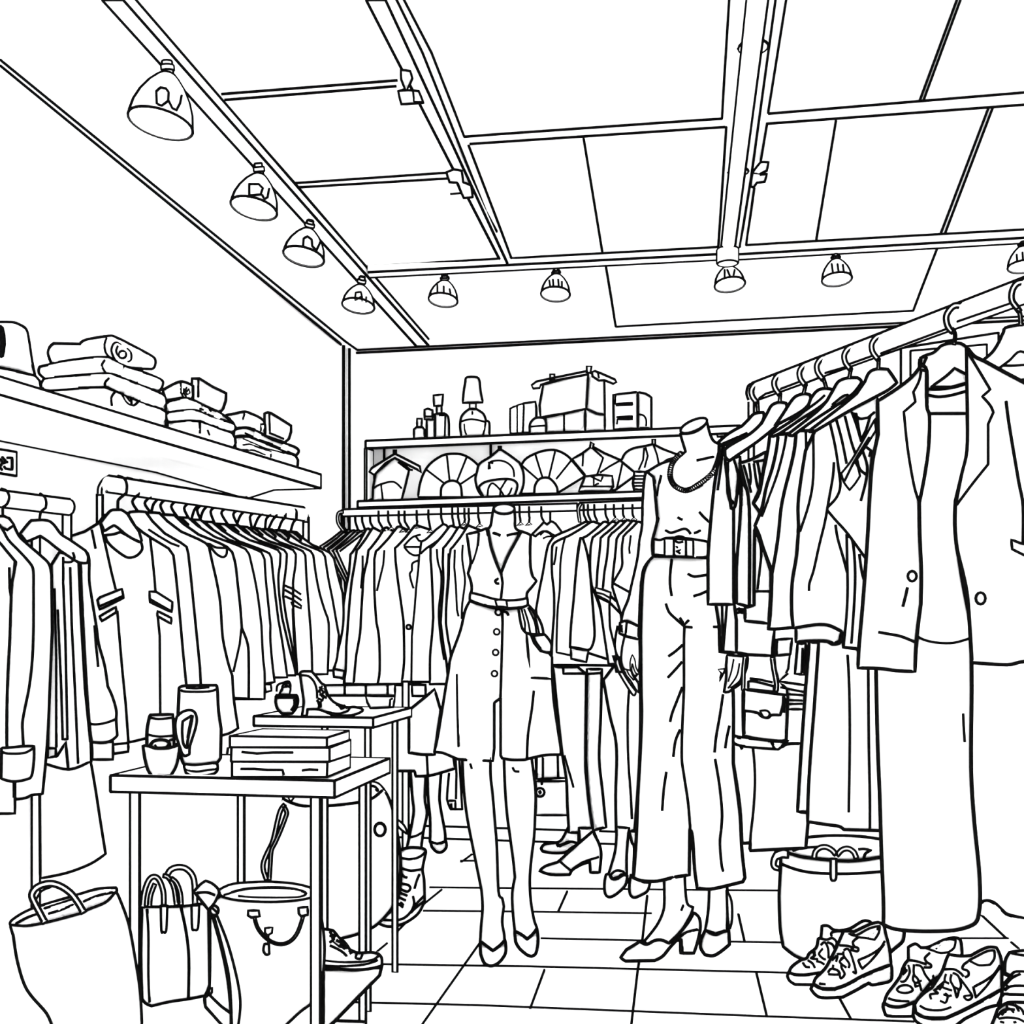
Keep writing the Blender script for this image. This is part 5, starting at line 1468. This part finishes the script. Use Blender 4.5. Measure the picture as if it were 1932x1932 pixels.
mono('straight_trousers', 'wide straight trousers hanging under the jackets beside the long dress', 'trousers', "~1545,1210! 1600,1212! 1655,1255! 1658,1400 1664,1567! 1625,1566 1592,1565! 1583,1559 1555,1555 1524,1550! 1525,1500 1529,1430 1536,1340!", 2.86, .08,
     ("~1599,1236 1602,1300 1603,1400 1601,1532", "~1638,1262 1639,1400 1641,1500 1641,1562"), None, **K5)
bb = surf("~1402,1303! 1440,1307 1486,1312! 1485,1350 1483,1396! 1470,1398 1430,1394 1403,1388! 1402,1345!", 3.3, .08, ("1480,1316 1479,1345", "~1405,1344 1404,1385"), 'leather', ink=5.4, sw=4.2)
fp = surf("~1404,1301! 1440,1306 1478,1311! 1477,1330 1472,1349! 1456,1349 1449,1354 1438,1352 1430,1345! 1416,1342 1403,1341!", 3.25, .03, (), 'leather', ink=4.8)
cl = surf("~1434,1341! 1447,1341 1452,1347 1448,1353 1440,1352", 3.235, .015, (), 'metal', ink=3.6)
stp = Part('leather').band("~1457,1240 1460,1262 1465,1290 1464,1305", 7, 3.22, .012, 4.2)
stp2 = Part('leather').band("~1406,1238 1403,1262 1402,1302", 6, 3.27, .012, 3.8)
hdl = Part('leather').puff("~1412,1286! 1425,1286 1460,1295! 1460,1305! 1412,1300!", 3.23, .02, 4.4)
hdl.stroke("1414,1280 1432,1282 1458,1288", 3.23, 4.2)
thing('handbag', 'small flap handbag with a wavy flap hanging beside the tall mannequin', 'bag', [('body', bb), ('flap', fp), ('clasp', cl), ('strap', stp), ('strap', stp2), ('handle', hdl)])
mono('folded_throw', 'striped folded throw edge just right of the small handbag', 'throw', "1470,1286 1520,1293 1516,1338 1487,1338 1485,1300", 3.36, .05, ("1472,1297 1518,1306", "1487,1310 1514,1312", "1490,1321 1513,1322", "1488,1329 1513,1328"), None, ink=4.6, sw=4)
mono('low_ledge', 'narrow ledge with a dark underside directly under the small handbag', 'ledge', "~1385,1388! 1400,1392 1470,1400 1486,1397! 1478,1405 1468,1413! 1440,1411 1400,1407! 1384,1402!", 3.34, .12, ("~1386,1401 1395,1405 1400,1414", "1456,1401 1460,1410", "1392,1393 1396,1395"), None, 'wood', ink=5.4, sw=5)
mono('long_curtain', 'long plain hanging panel below the ledge beside the tall mannequin trousers', 'panel', "~1384,1404! 1420,1408 1470,1410 1485,1404 1512,1403! 1506,1532! 1526,1534! 1520,1600! 1470,1602 1415,1605! 1416,1590! 1400,1591! 1396,1520 1384,1440!", 3.42, .05,
     ("~1420,1408 1423,1440 1424,1480 1421,1530 1416,1575 1415,1604",), None, **K5)
mono('drop_panel', 'narrow dark edged panel between the handbag strap and trouser leg', 'panel', "1461,1236 1490,1236 1487,1262 1483,1270 1487,1270 1470,1285 1463,1262", 3.28, .02, (), None, ink=4)

# nearest blazer on the rail with the long dress
jl = surf("~1656,757! 1692,734 1720,712 1738,690! 1748,700 1748,765 1753,785 1752,835 1745,892 1734,948! 1735,1010 1738,1080 1737,1140! 1729,1205 1726,1267! 1690,1265 1660,1261 1619,1260! 1621,1220 1628,1140 1634,1060 1638,1000 1641,940 1646,875 1657,820!", 2.48, .08,
          ("~1657,1193 1680,1197 1700,1201 1725,1211", "~1712,1108 1708,1126 1703,1145"), ink=5.8, sw=5)
ll = Part('fabric').patch("~1738,697! 1734,718 1723,740! 1727,758! 1705,777! 1712,845 1724,915 1734,948! 1745,892 1752,835 1753,785 1748,765 1748,700!", jl, .01, ink=5)
b1 = Part('metal').patch(ell(1721, 1087, 8, 9.5, 0, 12), jl, .008, ink=5)
jr = surf("~1824,655! 1838,672 1860,683 1900,705 1990,752! 1990,1248! 1932,1248 1900,1254 1834,1250! 1832,1215 1826,1130 1818,1085 1806,1035 1802,990 1803,945! 1815,895 1825,850 1826,780!", 2.46, .08,
          ("~1898,757 1902,790 1910,840 1922,910 1930,955 1930,1030"), ink=5.8, sw=5)
lr = Part('fabric').patch("~1824,662! 1840,688 1868,735! 1853,748! 1868,765 1874,778! 1864,800! 1864,876! 1835,912 1803,955! 1815,895 1825,850 1826,780!", jr, .01, ink=5)
b2 = Part('metal').patch(ell(1850, 1129, 9, 11, 0, 12), jr, .008, ink=5)
pf_ = Part('fabric').patch("1908,1018 1925,1025 1990,1040 1990,1075 1926,1044 1910,1036", jr, .01, ink=5)
cl_ = surf("~1737,692! 1738,676 1748,670! 1762,665 1775,653! 1790,648 1812,648 1824,656! 1826,680 1826,780! 1748,780! 1748,705!", 2.52, .05, ("~1757,731 1785,710 1801,695! 1811,701 1824,707", "~1748,734 1770,735 1800,731 1824,724", "~1749,745 1770,749 1795,746 1824,738", "1735,676 1748,672", "1737,677 1737,690", "~1748,674 1742,688 1740,700"), ink=5, sw=4.8)
thing('blazer', 'nearest open blazer with notched lapels and one button at the right', 'blazer', [('left_front', jl), ('lapel', ll), ('right_front', jr), ('lapel', lr), ('button', b1), ('button', b2), ('pocket_flap', pf_), ('lining', cl_)], GR)
dr = surf("~1748,770! 1826,770! 1828,900 1803,960 1810,1060 1832,1180! 1833,1300 1832,1450 1838,1550 1847,1640 1849,1700 1845,1733! 1835,1745 1800,1755 1740,1757 1690,1753 1667,1744! 1667,1700 1663,1600 1660,1500 1656,1400 1653,1262! 1722,1240 1730,1150 1732,950 1750,850!", 2.54, .1,
          ("~1729,1200 1745,1208 1770,1213 1800,1213 1829,1205", "1817,1346 1818,1370 1820,1400"), ink=6)
thing('long_dress', 'long plain dress hanging inside the nearest blazer down to the shoes', 'dress', dr, GR)
t, yc = QT(1800)
hk = Part('metal').band("~1815,577 1800,577 1788,590 1785,602 1789,617 1798,627", 9, lambda a, b: t - .035, .012, 4.4)
hk.band("~1797,620 1802,632 1800,650", 5, lambda a, b: t - .03, .01, 4)
hbr = surf("~1757,730! 1785,710 1801,695! 1824,707! 1824,722! 1795,730!", 2.475, .02, (), 'wood', ink=4.8)
thing('clothes_hanger', 'hanger of the nearest blazer hooked on the thick rail', 'hanger', [('hook', hk), ('bar', hbr)], HR)

# garment cut by the right edge
cb = surf("~1852,682! 1872,665 1885,645 1893,628 1905,616 1990,605! 1990,760! 1900,705!", 2.6, .05, ("~1885,695 1905,680 1925,663 1950,676", "~1893,690 1915,690 1960,686", "~1921,718 1932,716"), ink=5.2)
thing('jacket_shoulder', 'shoulder of a further jacket cut off by the right picture edge', 'jacket', cb, GR)
t2, yc2 = QT(1915)
hk = Part('metal').band("~1940,531 1920,534 1910,548 1909,566 1918,580 1924,588", 9, lambda a, b: t2 - .035, .012, 4.4)
hk.band("~1921,582 1925,596 1926,614", 6, lambda a, b: t2 - .03, .01, 4)
thing('clothes_hanger', 'hanger hook at the top right edge carrying the cut off jacket', 'hanger', hk, HR)

# ================================================================ round bag and shoes on the floor
bd = surf("~1474,1612! 1490,1611 1520,1618 1600,1625 1660,1618! 1706,1600! 1707,1700 1706,1760! 1703,1776 1690,1788! 1660,1808 1600,1818 1530,1815! 1500,1803 1478,1786! 1472,1750 1470,1690!", 3.78, .36, ("~1473,1630 1500,1640 1535,1647 1600,1649 1662,1645",), 'leather', ink=5.2, sw=5)
rm = surf("~1472,1612! 1475,1602 1486,1590 1510,1582 1560,1577 1620,1578 1664,1584! 1700,1600! 1662,1618 1600,1625 1540,1622 1500,1614 1486,1607!", 3.82, .22, ("~1497,1605 1515,1600 1545,1598", "~1619,1603 1630,1602 1643,1604! 1633,1610 1630,1618", "~1486,1605 1500,1614 1530,1621"), 'leather', ink=5, sw=4.6)
h = Part('leather')
h.band("~1536,1620 1538,1608 1546,1600 1558,1598 1570,1604 1577,1613", 8, 3.7, .014, 4)
h.band("~1579,1614 1588,1604 1600,1601 1611,1608 1616,1620", 8, 3.69, .014, 4)
tb = Part('leather').puff("~1567,1620! 1567,1656 1572,1662 1578,1656 1578,1620!", 3.55, .02, 4.2)
bkl = Part('leather').puff(["~1487,1605! 1477,1603 1462,1608! 1456,1620 1455,1632 1460,1640 1470,1643! 1470,1636 1464,1632 1466,1622! 1476,1618 1487,1619!"], 3.62, .03, 4)
thing('round_tote', 'cylindrical bag with inner loop handles standing under the long dress', 'bag', [('body', bd), ('rim', rm), ('handle', h), ('tab', tb), ('side_strap', bkl)])

SHG = 'lace up shoes on the floor at the right'


def shoe(label, upper, sole, Y, opening, strokes, laces, th=.09, tongue=None):
    so = surf(sole, Y, th + .01, (), 'leather', ink=5.2)
    u_ = surf(upper, Y - .005, th, strokes, 'leather', ink=5, sw=4.2)
    ps = [('upper', u_), ('sole', so)]
    lc_ = Part('fabric')
    for s_ in laces:
        lc_.stroke(s_, None, 3.9, on=u_, step=3)
    if tongue:
        lc_.patch(tongue, u_, .004, 3.4)
    ps.append(('laces', lc_))
    if opening:
        ps.append(('collar', Part('fabric').patch(opening, u_, .006, 4.2)))
    return thing('lace_up_shoe', label, 'shoe', ps, SHG)


shoe('rear lace up shoe of the pair at the foot of the cylindrical bag',
     "~1489,1836! 1492,1827 1500,1819 1512,1811! 1522,1808 1527,1799 1540,1788 1544,1771! 1549,1768 1551,1747! 1562,1747 1572,1754 1584,1756! 1604,1752 1628,1738 1642,1739! 1644,1760 1640,1830! 1570,1835 1545,1838! 1515,1841 1497,1839!",
     "~1488,1834! 1498,1839 1520,1840 1545,1836! 1600,1836! 1600,1858! 1500,1857! 1490,1850 1486,1842!", 3.42, None,
     ("~1549,1771 1560,1773 1570,1770 1578,1777 1577,1786", "~1561,1778 1570,1782 1574,1790", "~1569,1766 1569,1760 1580,1757 1592,1757", "~1515,1817 1520,1824 1528,1825", "~1590,1760 1587,1772 1583,1782"),
     ("~1549,1783 1556,1778 1562,1790 1563,1808", "~1552,1790 1545,1800 1553,1809 1558,1810", "~1531,1795 1538,1802 1530,1808 1543,1810", "~1524,1812 1533,1818 1537,1826", "~1541,1814 1549,1816 1555,1820", "1537,1795 1535,1804"))
shoe('front lace up shoe of the pair at the foot of the cylindrical bag',
     "~1535,1856! 1539,1846 1547,1838! 1558,1826 1568,1808 1578,1788 1586,1770 1592,1757! 1602,1757 1612,1758! 1628,1750 1644,1743 1657,1740! 1667,1746 1671,1762 1678,1790 1681,1820! 1650,1832 1620,1846 1598,1858 1575,1866! 1552,1866!",
     "~1534,1857! 1548,1865 1575,1866! 1598,1858 1625,1843 1650,1832 1682,1820! 1682,1846 1674,1853! 1646,1858 1640,1854! 1615,1868 1590,1881! 1550,1882 1536,1874! 1530,1866!", 3.34,
     "~1602,1762! 1615,1765 1640,1752 1660,1747! 1658,1760 1650,1773! 1636,1770 1618,1768! 1612,1763!",
     ("~1618,1769 1609,1777 1612,1786 1619,1789 1617,1795 1604,1791", "~1585,1784 1600,1785 1612,1789", "~1639,1769 1650,1760 1657,1750", "~1619,1812 1640,1803 1660,1790 1669,1776", "~1627,1828 1648,1808 1668,1782", "1619,1812 1623,1822 1627,1828", "1546,1856 1558,1857"),
     ("~1592,1793 1600,1791 1607,1805 1615,1835 1609,1833", "~1591,1795 1592,1804 1602,1818 1601,1826", "~1580,1800 1590,1800", "~1586,1810 1592,1806 1584,1815 1597,1826", "~1562,1836 1568,1828 1578,1830 1584,1838 1563,1838", "~1572,1820 1572,1828 1582,1832 1586,1846 1594,1838 1588,1826 1588,1818", "~1570,1812 1580,1803 1577,1815"))
shoe('rear lace up shoe of the pair at the bottom right corner',
     "~1668,1893! 1674,1876 1686,1860 1698,1843 1703,1828! 1708,1818 1714,1811! 1714,1787! 1727,1781 1737,1788! 1752,1787 1780,1774 1800,1769! 1812,1774 1815,1800! 1790,1830 1760,1850 1728,1890! 1700,1900 1680,1899!",
     "~1667,1892! 1680,1899 1700,1900 1726,1891! 1780,1891! 1780,1916! 1683,1917 1670,1912! 1666,1900!", 3.22,
     "~1745,1788! 1760,1783 1785,1772 1803,1774! 1800,1788 1790,1796! 1775,1798 1760,1793!",
     ("~1754,1798 1745,1807 1748,1815 1756,1820 1755,1825 1743,1825", "~1716,1812 1730,1814 1748,1820", "~1677,1884 1690,1888 1714,1889", "~1766,1792 1780,1783 1792,1778"),
     ("~1704,1826 1708,1828 1704,1838 1712,1830", "~1714,1822 1716,1835 1708,1850 1700,1852", "~1724,1819 1724,1838 1732,1848 1738,1868", "~1724,1838 1722,1848 1728,1855 1738,1850", "~1728,1821 1738,1824 1746,1840 1758,1855", "1726,1856 1727,1862 1732,1860", "~1692,1867 1700,1860 1715,1860 1722,1868 1712,1873 1698,1872 1692,1867", "1760,1840 1762,1850 1756,1856"))
shoe('front lace up shoe of the pair at the bottom right corner',
     "~1726,1895! 1733,1884 1746,1872 1758,1864! 1768,1849 1778,1832 1785,1812 1790,1801! 1812,1804 1832,1803! 1850,1793 1866,1787 1880,1788! 1887,1803 1890,1822 1890,1866! 1868,1880 1840,1895 1810,1910 1785,1921! 1750,1921 1728,1910!",
     "~1725,1895! 1726,1909 1745,1920 1785,1921! 1810,1910 1840,1895 1890,1867! 1889,1880 1882,1896! 1860,1902 1840,1912 1820,1922! 1790,1945! 1760,1945! 1730,1928 1723,1915!", 3.12,
     "~1828,1812! 1842,1805 1862,1795 1876,1793! 1876,1808 1868,1820! 1848,1821 1838,1817!",
     ("~1826,1814 1818,1820 1816,1828 1826,1832 1827,1840 1820,1844", "~1783,1829 1800,1829 1812,1836 1818,1843", "~1836,1811 1850,1802 1858,1797", "~1838,1862 1860,1850 1875,1838 1886,1822", "~1841,1882 1862,1860 1886,1826", "1836,1862 1841,1882", "~1736,1898 1750,1905 1775,1906 1795,1900"),
     ("~1785,1837 1782,1850 1790,1856", "~1795,1838 1793,1850 1800,1864 1805,1882 1809,1868 1800,1862", "~1798,1836 1808,1842 1813,1860 1808,1870", "~1764,1868 1775,1862 1783,1865 1796,1869", "~1757,1885 1755,1877 1763,1875 1770,1874 1762,1868", "~1773,1888 1784,1892 1788,1880 1780,1876", "1783,1874 1790,1880 1796,1878", "1780,1856 1772,1868", "~1811,1846 1825,1865 1834,1880 1826,1887 1819,1880 1830,1878", "1768,1864 1782,1852"))
shoe('shoe at the right edge behind the bottom corner pair',
     "~1896,1835! 1897,1812 1905,1797! 1935,1793 1990,1790! 1990,1880! 1890,1878! 1894,1858 1908,1842!", "~1890,1876! 1990,1878! 1990,1900! 1888,1900!", 3.0, None,
     ("~1907,1798 1925,1802 1960,1805", "~1893,1838 1905,1842 1918,1833 1960,1836", "~1897,1858 1910,1845 1925,1838", "~1897,1866 1915,1860 1960,1862"), ("~1893,1856 1902,1862 1896,1868", "1892,1836 1900,1842"))
shoe('shoe toe cut off by the bottom right corner of the picture',
     "~1864,1950! 1875,1925 1882,1905! 1895,1895 1915,1891 1990,1895! 1990,1955! 1864,1955!", "1860,1950 1990,1950 1990,1965 1858,1965", 2.92, None,
     ("~1884,1900 1900,1894 1925,1902 1932,1915", "~1890,1915 1900,1905 1915,1905"), ("~1882,1920 1890,1908 1904,1903 1912,1910", "~1885,1922 1900,1920 1920,1922 1932,1928", "1888,1928 1895,1930", "1912,1930 1918,1928", "1900,1898 1897,1910", "1916,1896 1922,1908"))
mono('cloth_bundle', 'low cloth bundle lying on the floor at the right edge behind the shoes', 'cloth', "~1840,1702! 1862,1698 1876,1703 1890,1717 1902,1726 1932,1734 1990,1740! 1990,1775! 1905,1772 1855,1730 1840,1726!", 4.1, .1, (), None, inkloops=False) if 0 else None
cbn = Part('fabric').puff("~1830,1705! 1862,1699 1876,1704 1890,1717 1902,1726 1932,1734 1990,1740! 1990,1760! 1925,1755 1880,1735 1840,1722!", 4.4, .1, inkloops=False)
cbn.stroke("~1846,1704 1862,1700 1876,1704 1890,1717 1902,1726 1935,1734", None, 6)
thing('cloth_bundle', 'low cloth bundle lying on the floor at the right edge behind the shoes', 'cloth', cbn)
# ================================================================ camera, added sun fill, exposure
cam = bpy.data.cameras.new('camera')
cam.sensor_width = 36
cam.lens = F / 1932 * 36
cam.shift_y = (HY - 966) / 1932
cam.clip_start = .05
co = bpy.data.objects.new('camera', cam)
COL.objects.link(co)
co.location = CAMP
co.rotation_euler = (math.radians(90), 0, YAW)
SC.camera = co
wd = bpy.data.worlds.new('world')
wd.use_nodes = True
bg = wd.node_tree.nodes['Background']
bg.inputs['Color'].default_value = (1, 1, 1, 1)
bg.inputs['Strength'].default_value = 1.0
SC.world = wd
SC.view_settings.view_transform = 'Standard'
SC.view_settings.look = 'None'
SC.view_settings.gamma = 1
SC.view_settings.use_curve_mapping = False
SC.view_settings.exposure = 1.25
SC.cycles.max_bounces = 24
SC.cycles.diffuse_bounces = 24
# soft low sun added behind the camera to brighten front faces evenly
sd = bpy.data.lights.new('front_fill_sun', 'SUN')
sd.energy = SUNE
sd.angle = math.radians(75)
so = bpy.data.objects.new('front_fill_sun', sd)
COL.objects.link(so)
so.rotation_euler = (math.radians(78), 0, math.radians(6))
